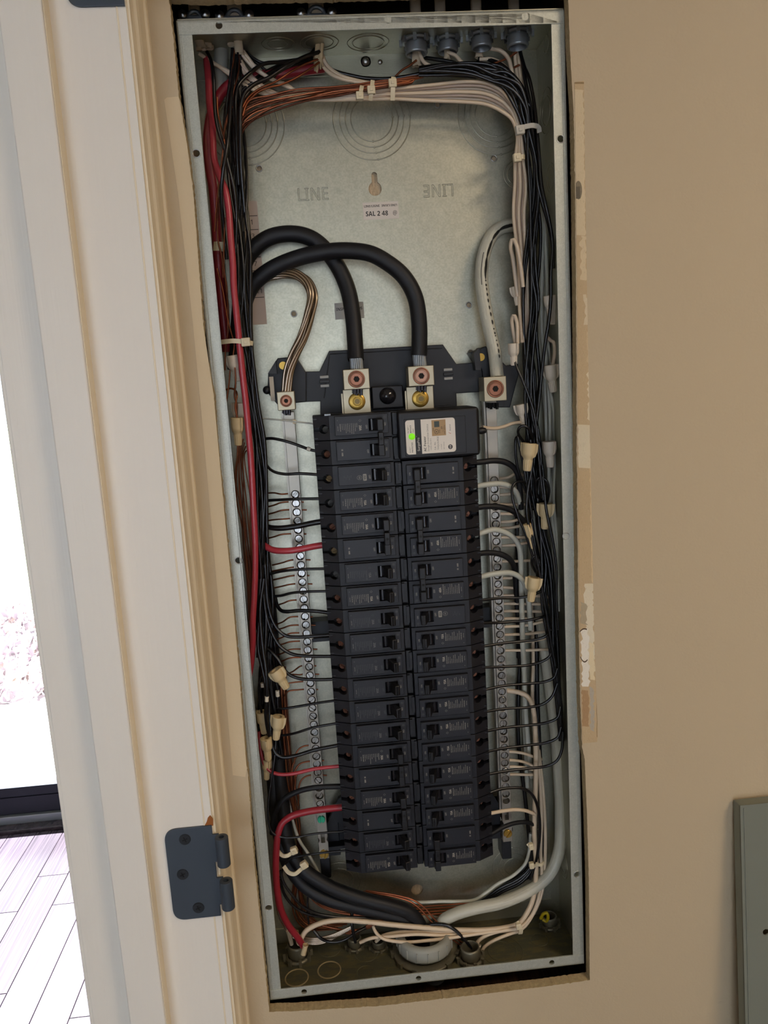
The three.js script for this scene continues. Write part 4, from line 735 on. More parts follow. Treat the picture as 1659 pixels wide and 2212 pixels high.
// --- black and white wires from the left bundle to the breakers
const lw = (label, r, xy, z, mat = M.blackWire) => wire(mat === M.whiteWire ? 'white_wire' : 'black_wire', label, mat, r, xy, z);
{ const w = lw('thin white strap wire running to the first breaker of the left column', 0.9, [566, 904, 600, 907, 640, 911, 690, 917], [-60, -52, -44], M.greyWhite); mesh('strap_head', rbox(0.004, 0.0045, 0.004, 0.0008, ...at(636, 911, -0.052).toArray()), M.nylonCream, w); }
marker(lw('black wire with a number sleeve to the lower pole of the first left breaker', 1.6, [566, 949, 585, 947, 605, 950, 630, 957, 655, 966, 672, 972, 702, 977], [-56, -48, -42, -36]), 663, 968.5, -40, 671, 971.5, '2');
lw('black wire sagging to the second breaker of the left column', 1.6, [570, 990, 577, 1006, 590, 1018, 615, 1024, 650, 1023, 706, 1027], [-58, -50, -44, -38, -34]);
lw('straight black wire to the third breaker of the left column', 1.6, [560, 1082, 600, 1080, 640, 1078, 712, 1077], [-56, -48, -40, -34]);
lw('thick black wire to the upper fifty amp breaker', 3.1, [558, 1128, 575, 1137, 600, 1141, 640, 1137, 675, 1130, 712, 1124], [-58, -48, -40, -34]);
lw('black wire to the fifth breaker of the left column', 1.5, [565, 1246, 583, 1240, 610, 1234, 650, 1230, 715, 1228], [-60, -50, -42, -34]);
lw('black wire to the sixth breaker of the left column', 1.5, [572, 1276, 586, 1286, 605, 1287, 630, 1281, 665, 1278, 718, 1277], [-62, -52, -44, -34]);
marker(lw('black wire with number sleeve to the seventh breaker of the left column', 2.1, [594, 1290, 599, 1308, 608, 1319, 620, 1321, 645, 1319, 680, 1320, 722, 1325], [-66, -54, -46, -36]), 615, 1321.5, -54, 626, 1321, '33');
marker(lw('black wire curving down and across to the eighth breaker of the left column', 1.9, [572, 1200, 575, 1260, 580, 1310, 590, 1343, 603, 1363, 620, 1374, 645, 1376, 680, 1374, 724, 1371], [-48, -46, -44, -42, -38, -34]), 668, 1375, -41, 677, 1374.5, '16');
marker(lw('black wire curving down and across to the ninth breaker of the left column', 1.9, [566, 1220, 569, 1280, 577, 1335, 592, 1376, 609, 1400, 632, 1413, 662, 1417, 727, 1418], [-46, -44, -42, -40, -38, -34]), 655, 1416, -40, 665, 1417, '21');
lw('black wire curving over the tan wire nut to the tenth breaker of the left column', 1.9, [573, 1398, 588, 1410, 602, 1426, 612, 1444, 625, 1457, 645, 1465, 680, 1468, 730, 1467], [-50, -44, -40, -36, -34]);
lw('black wire rising to the eleventh breaker of the left column', 1.5, [590, 1531, 610, 1531, 650, 1525, 690, 1518, 733, 1512], [-56, -48, -42, -34]);
lw('black wire rising to the twelfth breaker of the left column', 1.5, [590, 1587, 615, 1588, 640, 1583, 675, 1572, 736, 1561], [-56, -48, -42, -34]);
lw('black wire hooking round the lower left to the upper thirty amp pole', 2.2, [580, 1500, 582, 1540, 585, 1580, 589, 1612, 598, 1630, 612, 1636, 640, 1632, 680, 1620, 740, 1608], [-46, -42, -38, -36, -36, -34]);
lw('thick black wire bending to the upper pole of the lower fifty amp breaker', 3.1, [588, 1800, 590, 1772, 598, 1748, 614, 1726, 640, 1711, 675, 1702, 748, 1698], [-60, -48, -40, -36, -34], M.blackCable);
lw('thin black wire looping down and back to the second breaker from the bottom', 1.3, [596, 1600, 593, 1640, 586, 1686, 580, 1730, 580, 1772, 587, 1796, 604, 1807, 635, 1809, 680, 1801, 752, 1795], [-40, -34, -30, -28, -28, -34]);
lw('thin black wire to the bottom breaker of the left column', 1.3, [606, 1895, 612, 1875, 628, 1855, 655, 1848, 690, 1843, 758, 1836], [-52, -46, -44, -38, -34]);
// --- left main bundle
{
  bundle('black_bundle_wire', 'glossy black wire sweeping from the middle sheath into the left bundle', 'black wires from the middle sheath to the left bundle', M.blackWire, 1.7, 5, [660, 128, 600, 142, 552, 164, 516, 196, 502, 240, 500, 320, 500, 400, 503, 500], [690, 126, 620, 156, 572, 178, 532, 206, 524, 240, 528, 320, 531, 400, 536, 500], (k) => [-76, -66 + (k % 2) * 5, -58, -56 + (k % 3) * 4, -58], 1.2, 0.1);
  const A = [502, 104, 497, 170, 486, 240, 486, 320, 490, 400, 496, 500, 502, 600, 510, 700, 520, 780, 532, 860, 545, 950, 552, 1040, 556, 1140, 557, 1240, 556, 1340, 556, 1420];
  const B = [520, 112, 521, 170, 524, 240, 528, 320, 531, 400, 538, 500, 542, 600, 543, 700, 547, 780, 556, 860, 569, 950, 575, 1040, 577, 1140, 578, 1240, 580, 1340, 578, 1420];
  bundle('black_bundle_wire', 'glossy black wire in the bundle down the left side of the box', 'black wires of the left bundle', M.blackWire, 1.65, 11, A, B, (k, n) => [-62 + (k % 3) * 4, -66 + (k % 3) * 8, -62 + (k % 3) * 11, -64 + (k % 3) * 11, -62 + (k % 3) * 10, -62 + (k % 4) * 8], 1.2, 0.16);
  const A2 = [556, 1180, 560, 1280, 566, 1330, 566, 1400, 562, 1470, 560, 1560, 565, 1640], B2 = [578, 1180, 588, 1270, 592, 1330, 594, 1400, 600, 1480, 606, 1560, 612, 1640];
  bundle('black_bundle_wire', 'dark wire deep in the shaded lower left of the box', 'dark wires deep at the lower left', M.blackWire, 1.9, 14, A2, B2, (k) => [-72 + (k % 3) * 8, -70 + (k % 3) * 9], 1.5, 0.2);
  wire('black_wire', 'lone black wire from the upper left sheath joining the left bundle', M.blackWire, 1.7, [447, 112, 455, 128, 461, 160, 463, 210, 466, 255, 474, 290, 484, 318, 494, 360, 506, 410, 511, 460, 510, 520, 506, 580], [-50, -38, -34, -34, -36, -44]);
  wire('black_wire', 'black wire hanging straight from the second sheath at the upper left', M.blackWire, 1.9, [508, 110, 504, 160, 499, 210, 495, 270, 490, 320, 482, 370, 478, 420, 482, 480, 490, 560], [-56, -40, -28, -22, -22, -34, -48]);
  wire('black_wire', 'glossy black wire from the middle sheath turning down the left bundle', M.blackWire, 2.0, [690, 112, 660, 122, 620, 142, 580, 168, 548, 183, 528, 202, 520, 232, 519, 280, 520, 340, 524, 400, 530, 470], [-60, -46, -38, -34, -34, -36, -44]);
  wire('black_wire', 'upper black wire curving from the middle sheath into the left bundle', M.blackWire, 2.0, [650, 128, 610, 134, 570, 138, 540, 158, 515, 184, 509, 210, 510, 260, 512, 330, 516, 400], [-66, -56, -48, -42, -40, -44]);
  wire('black_wire', 'outer black wire along the right edge of the left bundle', M.blackWire, 1.7, [525, 280, 530, 320, 533, 370, 533, 430, 531, 470, 537, 510, 541, 550, 541, 620, 541, 690, 545, 760, 553, 830, 561, 890, 570, 940, 574, 990, 576, 1060, 577, 1160], [-60, -44, -38, -36, -36, -38]);
  for (const [k, xy] of [[0, [510, 90, 530, 118, 560, 140, 575, 152, 600, 158]], [1, [518, 96, 545, 124, 570, 136, 610, 132, 650, 128]]]) wire('black_wire', ['thin dark wire under the box top crossing toward the middle, lower', 'thin dark wire under the box top crossing toward the middle, upper'][k], M.blackWire, 1.5, xy, -74);
  wire('black_wire', 'glossy black wire with sharp highlights beside the cable tie', M.blackWire, 1.5, [505, 560, 509, 610, 515, 660, 519, 690, 523, 720, 528, 745], [-40, -32, -30, -32]);
  // front strands of the lower part, over the wire nuts
  wire('black_wire', 'black wire hanging in front of the lower left wire nuts', M.blackWire, 2.2, [563, 1250, 560, 1330, 558, 1400, 566, 1440, 574, 1480, 577, 1520, 576, 1560, 582, 1590], [-44, -38, -34, -32, -36]);
  marker(wire('black_wire', 'black wire with a white number sleeve looping beside the flange', M.blackWire, 2.0, [570, 1250, 562, 1320, 568, 1400, 575, 1450, 577, 1500, 574, 1540, 578, 1575], [-40, -34, -30, -30, -34]), 576.5, 1504, -30, 576, 1515, '15');
  marker(wire('black_wire', 'short looped black wire with sleeve at the lower left flange', M.blackWire, 1.5, [566, 1545, 561, 1510, 560, 1480, 566, 1462, 574, 1466, 572, 1485, 566, 1520], [-50, -44, -42, -48]), 567, 1475, -42, 568, 1484, '19');
  marker(wire('black_wire', 'black wire with sleeve passing under the big tan wire nut', M.blackWire, 1.8, [580, 1410, 590, 1450, 600, 1490, 600, 1520, 604, 1545], -54), 599, 1492, -51, 600, 1504, '17');
}
// --- bare copper grounds of the left side
const CU = 'bare copper wires at the left';
{
  let cuN = 0; const cu = (xy, z, r = 0.8) => wire('copper_wire', 'thin bare copper wire between the left bundle and the flange', [M.copper, M.copperDark, M.copper][cuN++ % 3], r, xy, z, CU);
  cu([507, 106, 503, 140, 500, 165, 498, 200], [-50, -40]); cu([516, 118, 517, 140, 512, 170, 506, 190, 498, 230, 486, 270, 483, 300], [-52, -40, -40]);
  cu([469, 210, 471, 245, 478, 275, 484, 300, 486, 330], -46); cu([502, 230, 490, 262, 484, 290, 481, 330, 474, 385, 468, 440, 464, 500], [-40, -44]);
  cu([486, 400, 474, 430, 470, 480, 471, 520, 479, 555, 482, 600], [-42, -36]); cu([486, 470, 484, 530, 484, 580, 490, 620, 492, 680, 492, 720], [-38, -40]);
  cu([469, 580, 480, 620, 487, 660, 492, 690, 500, 720, 506, 745, 504, 770, 508, 800, 509, 838], [-44, -34, -30]); cu([484, 570, 488, 620, 493, 660, 494, 700, 490, 735, 487, 760, 486, 800], [-40, -34]);
  cu([497, 800, 495, 825, 492, 850, 488, 875], -40); cu([487, 842, 499, 839, 509, 844, 512, 856, 510, 866, 508, 878, 512, 902], [-44, -32, -30], 1.0); cu([509, 826, 507, 856, 511, 872, 511, 900], [-34, -30], 1.0);
  for (let k = 0; k < 5; k++) cu([522 + k * 3, 940 + k * 8, 516 + k * 3, 980, 511 + k * 5, 1020 + rr(-8, 8), 513 + k * 6.5 + rr(-2, 2), 1080, 523 + k * 4.6 + rr(-2, 2), 1140, 529 + k * 4 + rr(-2, 2), 1200, 534 + k * 3, 1260, 538 + k * 1.6, 1340], [-40 + (k % 3) * 6, -62 + (k % 3) * 10], 0.75);
  for (let k = 0; k < 3; k++) cu([516 - k * 1.2, 950, 520 - k * 4, 990, 526 - k * 9, 1030, 524 - k * 3, 1090, 524 + k * 4, 1150, 530 + k * 5, 1220, 540 + k * 2, 1290], [-42 - k * 5, -56], 0.75);
}
// ground wires to the bar: start in the bundle, end under a screw
{
  const rows = [[1064, 1066], [1095, 1084], [1111, 1101], [1124, 1120], [1163, 1153], [1219, 1209], [1232, 1225], [1251, 1243], [1269, 1261], [1308, 1296], [1350, 1332], [1361, 1350], [1382, 1367], [1395, 1385], [1416, 1402], [1432, 1420], [1458, 1438], [1457, 1456], [1484, 1472], [1508, 1489]];
  rows.forEach(([ya, yb], i) => {
    const x1 = 626 + (yb - 1066) * 0.076, x0 = i < 5 ? 570 : 588 + (i > 15 ? 22 : 0), z = -64;
    const bow = i > 16 && i !== 17 ? [x0 + 2, ya - (ya - yb) * 0.1, x0 + 14, yb + 4, x1 - 12, yb + 1] : [x0 + 22, ya - (ya - yb) * 0.35, x0 + 38, yb + 1.5];
    wire('copper_wire', `bare copper ground wire clamped in the ground bar, ${ORD[i]} from the upper end`.replace('top from the upper end', 'uppermost of all'), M.copper, 0.9, [x0, ya + 2, ...bow, x1, yb, x1 + 9, yb, x1 + 24 + (i % 3) * 5, yb + 0.5], [z - 8, z, z - 2, z - 3]);
  });
  for (const [i, xy] of [[0, [636, 1650, 638, 1632, 646, 1618, 656, 1612, 670, 1610, 690, 1609]], [1, [630, 1690, 632, 1656, 640, 1636, 652, 1628, 672, 1626, 690, 1625]], [2, [638, 1690, 638, 1664, 648, 1650, 660, 1646, 674, 1644, 700, 1643]], [3, [636, 1720, 638, 1692, 641, 1674, 654, 1664, 676, 1662, 690, 1661]], [4, [644, 1740, 647, 1694, 654, 1682, 664, 1676, 676, 1674, 706, 1675]]])
    wire('copper_wire', `copper ground wire curling up from the lower copper strand to the bar, ${ORD[i]} of five`, M.copper, 1.0, xy, [-62, -64, -66]);
  for (let k = 0; k < 8; k++) wire('copper_wire', 'bare copper wire in the strand running down beside the ground bar', [M.copper, M.copperDark, M.copperBright][k % 3], 0.9, [601 + k * 2.2, 1440, 605 + k * 2, 1510, 607 + k * 2.4, 1570, 610 + k * 2.8 + rr(-2, 2), 1630, 617 + k * 2.8 + rr(-2, 2), 1690, 626 + k * 2.6 + rr(-3, 3), 1740, 634 + k * 2 + rr(-3, 3), 1780, 642 + k * 0.9, 1812, 640 + k * 2, 1860, 634 + k * 2.6, 1910, 632 + k * 4 + rr(-5, 5), 1950, 642 + k * 6, 1990, 668 + k * 8, 2008 - k * 2, 720 + k * 10, 2008 - k * 4], [-78 + (k % 3) * 4, -74 + (k % 3) * 4, -76, -80, -78], 'copper strand beside the ground bar');
  wire('white_wire', 'long white wire running down behind the copper strand and along the bottom', M.greyWhite, 2.0, [600, 1520, 608, 1600, 615, 1650, 627, 1735, 635, 1782, 647, 1816, 666, 1845, 682, 1873, 694, 1896, 716, 1914, 757, 1926, 790, 1930, 827, 1934, 874, 1946, 913, 1949, 952, 1947, 990, 1947, 1024, 1944, 1050, 1928, 1074, 1910, 1110, 1890, 1134, 1866, 1143, 1838, 1146, 1800], [-80, -76, -70, -66, -62, -60, -60, -62]);
}
// --- upper left: white conductors and copper fan that sweep to the right
{
  for (let k = 0; k < 11; k++) { const w = rr(-1, 1) * 0.5, d = rr(-5, 3); wire('copper_wire', 'bare copper wire of the bundle tied along the top of the box', [M.copper, M.copperDark, M.copperDark, M.copperBright][k % 4], 0.9, [519, 330 + k * 8, 520, 290 + k * 2, 524, 228 + k * 5.6 + rr(-3, 3), 545, 214 + k * 5.0 + rr(-3, 3), 582, 204 + k * 3.9 + rr(-4, 4), 640, 195 + k * 3.0 + rr(-4, 4), 720, 188 + k * 2.0 + rr(-4, 4), 780, 181 + k * 1.6 + w, 803, 177 + k * 1.6, 848, 172 + k * 1.4, 890, 166 + k * 1.3 + rr(-3, 3), 930 - k * 4, 162 + k * 0.8 + rr(-3, 3)], [-58, -48 + d, -44 + d, -42 + d, -42, -42, -46 + d], 'copper wires along the top'); }
  const whites = [[461, 137, 500, 158, 543, 183, 588, 208], [519, 138, 553, 174, 588, 198, 615, 206], [523, 119, 549, 147, 574, 164, 602, 178], [430, 116, 470, 142, 520, 178, 575, 204], [507, 120, 530, 160, 560, 186, 600, 206], [525, 110, 556, 150, 590, 172, 620, 184], [512, 116, 540, 164, 572, 196, 600, 210]];
  whites.forEach((w, k) => wire('white_wire', 'cream white wire of the bundle tied along the top and down the right side', [M.creamWire, M.pinkWhite, M.whiteWire][k % 3], 1.85, [...w, 660, 196 + k * 3.2, 720, 192 + k * 4, 785, 194 + k * 3.4, 815, 195 + k * 3.2, 850, 192 + k * 3.6, 930, 184 + k * 5.6, 1000, 177 + k * 7.2, 1050, 180 + k * 7.6, 1085, 198 + k * 7.2, 1106, 228 + k * 5, 1118 - k * 0.6, 262 + k * 3, 1126 - k * 1.4, 300, 1130 - k * 2.8, 345, 1136 - k * 4, 400, 1132 - k * 3.8, 460, 1134 - k * 3.2, 520, 1138 - k * 3, 580, 1140 - k * 3, 660, 1142 - k * 2.4, 740], [-58, -60, -52, -50, -48 - (k % 3) * 4, -44 - (k % 3) * 5, -44 - (k % 3) * 5, -46 - (k % 3) * 4, -48 - (k % 3) * 4, -54 - (k % 3) * 4, -60 + k * 2], 'white wires of the top bundle'));
  wire('black_wire', 'black wire crossing the top of the box into the right bundle', M.blackWire, 2.0, [690, 130, 715, 150, 762, 164, 800, 170, 845, 170, 900, 161, 960, 151, 1010, 147, 1050, 148, 1085, 158, 1112, 182], [-66, -58, -52, -46, -42, -40]);
  for (const [i, xy] of [[0, [690, 120, 700, 146, 726, 166, 770, 177, 820, 186, 870, 192]], [1, [694, 112, 706, 140, 734, 162, 780, 176, 830, 184, 880, 190]]]) wire('white_wire', ['white wire falling from the torn middle sheath, lower of two', 'white wire falling from the torn middle sheath, upper of two'][i], M.creamWire, 1.9, xy, [-66, -56, -54]);
  for (const [i, xy] of [[0, [686, 128, 660, 138, 630, 154, 596, 176, 560, 192, 535, 212, 524, 232]], [1, [690, 134, 668, 150, 640, 168, 604, 184, 585, 188, 556, 200, 532, 226, 524, 250]]]) wire('copper_wire', ['bare copper wire drooping from the torn middle sheath, upper', 'bare copper wire drooping from the torn middle sheath, lower with a bright kink'][i], M.copper, 1.1, xy, [-58, -46, -42]);
}
// --- right bundle
{
  const U = [905, 146, 960, 140, 1020, 136, 1064, 138, 1093, 150, 1124, 180, 1148, 224, 1158, 278, 1163, 340, 1166, 420, 1168, 500, 1164, 580, 1164, 660, 1160, 740, 1166, 820, 1160, 900, 1172, 980, 1176, 1060, 1182, 1140, 1192, 1220, 1198, 1300, 1206, 1400, 1212, 1500, 1216, 1600];
  const L = [905, 163, 960, 162, 1020, 165, 1062, 180, 1090, 197, 1108, 222, 1122, 252, 1130, 284, 1136, 340, 1143, 420, 1138, 500, 1132, 580, 1130, 660, 1132, 740, 1130, 820, 1132, 900, 1136, 980, 1142, 1060, 1150, 1140, 1160, 1220, 1166, 1300, 1184, 1400, 1200, 1500, 1210, 1600];
  bundle('black_bundle_wire', 'black wire of the bundle that arcs from the top right down the right side', 'black wires of the right bundle', M.blackWire, 1.75, 11, U, L, (k) => [-54 + (k % 4) * 6, -46 + (k % 4) * 5, -56 + (k % 4) * 5, -62 + (k % 4) * 5, -64 + (k % 4) * 5, -56 + (k % 4) * 4], 1.2, 0.22);
  wire('black_wire', 'pair wire from the right connector joining the right bundle, outer', M.blackWire, 1.9, [1122, 106, 1128, 128, 1134, 148, 1142, 166, 1150, 200, 1156, 240, 1160, 280, 1165, 340, 1170, 400, 1178, 440, 1187, 480, 1194, 530, 1190, 590, 1190, 640, 1186, 690, 1178, 740, 1172, 790, 1166, 850, 1158, 920], [-60, -46, -38, -34, -36, -42, -40]);
  wire('black_wire', 'pair wire from the right connector joining the right bundle, inner', M.blackWire, 1.9, [1124, 112, 1130, 140, 1134, 170, 1140, 200, 1148, 240, 1152, 290, 1158, 350, 1162, 400, 1172, 440, 1184, 480, 1192, 520, 1196, 580], [-60, -48, -42, -38, -44, -50]);
  for (const [i, xy] of [[0, [912, 124, 940, 128, 975, 134, 1010, 146, 1050, 152, 1090, 166]], [1, [1034, 126, 1054, 128, 1080, 138, 1104, 158, 1126, 186, 1144, 220]], [2, [1030, 134, 1050, 140, 1074, 150, 1096, 168, 1116, 194, 1132, 230]]]) wire('black_wire', `black wire from a top connector into the right bundle, ${['first', 'second', 'third'][i]} from the middle`, M.blackWire, 2.0, xy, [-70, -56, -46]);
  wire('white_wire', 'white wire arching from the third top connector', M.creamWire, 2.1, [1034, 104, 1060, 105, 1082, 110, 1098, 126, 1104, 146, 1110, 170, 1118, 200], [-66, -58, -54, -56]);
  wire('white_wire', 'lower white wire from the third top connector', M.creamWire, 1.9, [1036, 128, 1062, 128, 1084, 138, 1100, 156, 1112, 186], [-66, -60, -56]);
  for (const [i, xy] of [[0, [905, 112, 916, 134, 940, 146, 965, 150]], [1, [966, 112, 984, 120, 1000, 136, 1020, 142]], [2, [1112, 110, 1114, 140, 1118, 170, 1122, 200]], [3, [1120, 104, 1122, 140, 1126, 172, 1130, 200]]]) wire('white_wire', `short white conductor under a top connector, ${['first', 'second', 'third', 'fourth'][i]} from the middle of the box`, M.creamWire, 1.9, xy, [-64, -58]);
  for (const [i, xy] of [[0, [900, 130, 884, 142, 868, 152, 852, 168]], [1, [1116, 112, 1102, 122, 1086, 130, 1064, 138]], [2, [1122, 140, 1110, 146, 1098, 152]]]) wire('copper_wire', `copper wire end under the top right connectors, ${['first', 'second', 'third'][i]} from the middle of the box`, M.copper, 1.1, xy, -58);
  // behind: pale wires running down the right side
  const A = [1166, 430, 1168, 520, 1168, 620, 1166, 720, 1170, 800, 1178, 900, 1182, 1000, 1184, 1080, 1192, 1160, 1198, 1240, 1204, 1320], B = [1180, 440, 1184, 520, 1184, 620, 1182, 720, 1192, 800, 1202, 900, 1204, 1000, 1206, 1080, 1208, 1160, 1210, 1240, 1212, 1320];
  bundle('white_bundle_wire', 'pale wire running down deep beside the right wall of the box', 'pale wires at the right wall', M.greyWhite, 2.0, 8, A, B, (k) => [-78 + (k % 3) * 5, -72 + (k % 3) * 5], 1.5, 0.18);
  wire('black_wire', 'black wire tail crossing the right bundle diagonally from the upper wire nut', M.blackWire, 1.5, [1112, 782, 1118, 798, 1128, 820, 1140, 850, 1152, 886, 1158, 920, 1162, 970, 1168, 1030, 1174, 1080], [-30, -24, -24, -28]);
  // loops
  const loop = (i, xy, z, mat = M.blackWire, r = 1.5) => wire(mat === M.blackWire ? 'black_wire' : 'white_wire', ['white wire loop beside the right bundle under the white service cable', 'narrow white wire loop above the upper cream wire nut', 'white wire loop at the right flange', 'black wire loop above the cream wire nut in the right bundle', 'black wire loop left of the right bundle', 'black wire loop around the wire nut near the right flange', 'small black wire loop above the lower wire nut', 'black wire folded back left of the right bundle'][i], mat, r, xy, z);
  loop(0, [1118, 640, 1108, 560, 1103, 530, 1108, 516, 1116, 530, 1124, 570, 1130, 620], [-48, -38, -34, -38], M.whiteWire, 2.1);
  loop(1, [1113, 740, 1108, 712, 1106, 690, 1110, 681, 1116, 694, 1118, 720, 1118, 742], [-44, -36, -38], M.whiteWire, 2.0);
  loop(2, [1184, 730, 1190, 736, 1196, 740, 1198, 760, 1194, 788], [-50, -42, -46], M.whiteWire, 2.0);
  loop(3, [1134, 958, 1121, 940, 1119, 930, 1124, 922, 1132, 920, 1142, 926, 1149, 940, 1152, 958], [-40, -32, -30, -36]);
  loop(4, [1150, 1070, 1138, 1046, 1124, 1040, 1112, 1044, 1106, 1056, 1108, 1080, 1114, 1100, 1122, 1124, 1134, 1150, 1146, 1186, 1156, 1220, 1170, 1260], [-44, -34, -28, -28, -34]);
  loop(5, [1176, 1086, 1162, 1072, 1156, 1050, 1160, 1036, 1168, 1031, 1180, 1038, 1186, 1058, 1184, 1076, 1180, 1088], [-46, -36, -32, -42]);
  loop(6, [1160, 1240, 1150, 1222, 1149, 1208, 1156, 1201, 1163, 1208, 1164, 1226, 1160, 1240, 1168, 1270], [-38, -30, -30, -36]);
  loop(7, [1140, 1070, 1126, 1034, 1118, 1010, 1114, 980, 1114, 950, 1117, 942, 1122, 960, 1130, 1000, 1140, 1060, 1150, 1120], [-46, -40, -36, -40]);
  for (const [k, xy] of [[0, [1172, 1030, 1176, 1060, 1180, 1100, 1188, 1140, 1196, 1180, 1202, 1230, 1202, 1290, 1206, 1360]], [1, [1146, 950, 1150, 990, 1147, 1022, 1140, 1060, 1138, 1110, 1146, 1150, 1158, 1200, 1166, 1240, 1176, 1300, 1186, 1360, 1196, 1420]]]) wire('black_wire', ['front black wire of the right bundle passing over the wire nut near the flange', 'front black wire swinging left and down through the right bundle'][k], M.blackWire, 1.6, xy, [-30, -26, -28, -32]);
}
// --- wires of the right column breakers
const rb = (label, r, xy, z, mat = M.blackWire) => wire(mat === M.blackWire || mat === M.blackCable ? 'black_wire' : 'white_wire', label, mat, r, xy, z);
rb('white lead of the surge protector curving up behind the right bundle', 1.9, [1042, 922, 1056, 925, 1072, 925, 1090, 921, 1106, 915, 1126, 913, 1140, 922], [-22, -34, -46, -58], M.whiteWire);
rb('thick black wire from the first double breaker of the right column', 3.2, [1014, 1000, 1040, 998, 1066, 995, 1090, 998, 1108, 1008, 1118, 1024, 1122, 1050, 1126, 1100], [-32, -36, -42, -48, -56], M.blackCable);
rb('thick white wire from the first double breaker of the right column', 3.1, [1020, 1053, 1050, 1047, 1080, 1045, 1100, 1050, 1114, 1062, 1124, 1088, 1128, 1140], [-34, -38, -44, -52, -62], M.greyWhite);
rb('thick black wire from the second double breaker of the right column', 3.2, [1020, 1098, 1050, 1094, 1078, 1095, 1104, 1102, 1124, 1118, 1140, 1140, 1150, 1180], [-32, -36, -42, -48, -56], M.blackCable);
rb('thick white wire from the second double breaker bending straight down', 3.1, [1024, 1158, 1044, 1150, 1066, 1144, 1086, 1148, 1108, 1160, 1121, 1180, 1125, 1208, 1126, 1260, 1127, 1320, 1129, 1390, 1132, 1450, 1134, 1520, 1140, 1600, 1148, 1680], [-34, -38, -42, -46, -54, -62, -70, -74], M.greyWhite);
rb('thick black wire from the third double breaker of the right column', 3.2, [1024, 1198, 1050, 1194, 1076, 1196, 1096, 1204, 1108, 1218, 1113, 1244, 1116, 1290, 1121, 1360, 1121, 1420], [-32, -38, -44, -54, -66, -78], M.blackCable);
rb('thick white wire from the third double breaker of the right column', 3.1, [1028, 1250, 1050, 1243, 1080, 1238, 1104, 1238, 1124, 1248, 1136, 1268, 1142, 1300, 1146, 1360], [-34, -38, -44, -52, -62], M.greyWhite);
[[[1034, 1297, 1080, 1292, 1120, 1291, 1148, 1286, 1172, 1276]], [[1036, 1346, 1080, 1345, 1120, 1342, 1150, 1338, 1184, 1330]], [[1038, 1397, 1090, 1389, 1130, 1385, 1160, 1381, 1180, 1373, 1190, 1360]], [[1040, 1442, 1090, 1440, 1140, 1437, 1168, 1430, 1186, 1419, 1195, 1400]], [[1042, 1491, 1090, 1481, 1140, 1477, 1175, 1473, 1196, 1464, 1204, 1444]], [[1045, 1538, 1090, 1531, 1140, 1528, 1172, 1521, 1192, 1505, 1204, 1476]], [[1048, 1580, 1090, 1572, 1140, 1567, 1180, 1561, 1204, 1550, 1211, 1526]], [[1050, 1624, 1090, 1616, 1140, 1610, 1180, 1604, 1204, 1593, 1212, 1570]], [[1052, 1673, 1090, 1666, 1140, 1660, 1180, 1655, 1202, 1644, 1213, 1622, 1216, 1580]]].forEach(([xy], i) => rb(`black wire bending up from the ${ORD[3 + i]} breaker of the right column into the bundle`, 1.7, xy, [-33, -40, -42, -40, -42]));
rb('black wire bending down from the twelfth breaker of the right column', 1.8, [1054, 1714, 1076, 1706, 1100, 1702, 1128, 1703, 1148, 1715, 1160, 1738, 1166, 1775, 1165, 1815, 1158, 1860, 1146, 1900], [-34, -40, -44, -48, -54]);
rb('beige wire running straight across from the thirteenth breaker of the right column', 2.2, [1058, 1757, 1085, 1752, 1110, 1749, 1135, 1751, 1156, 1759], [-34, -42, -52], M.creamWire);
rb('thick black wire of the lower double breaker at the right', 2.6, [1060, 1802, 1082, 1789, 1108, 1779, 1135, 1776, 1156, 1782], [-34, -44, -56], M.blackCable);
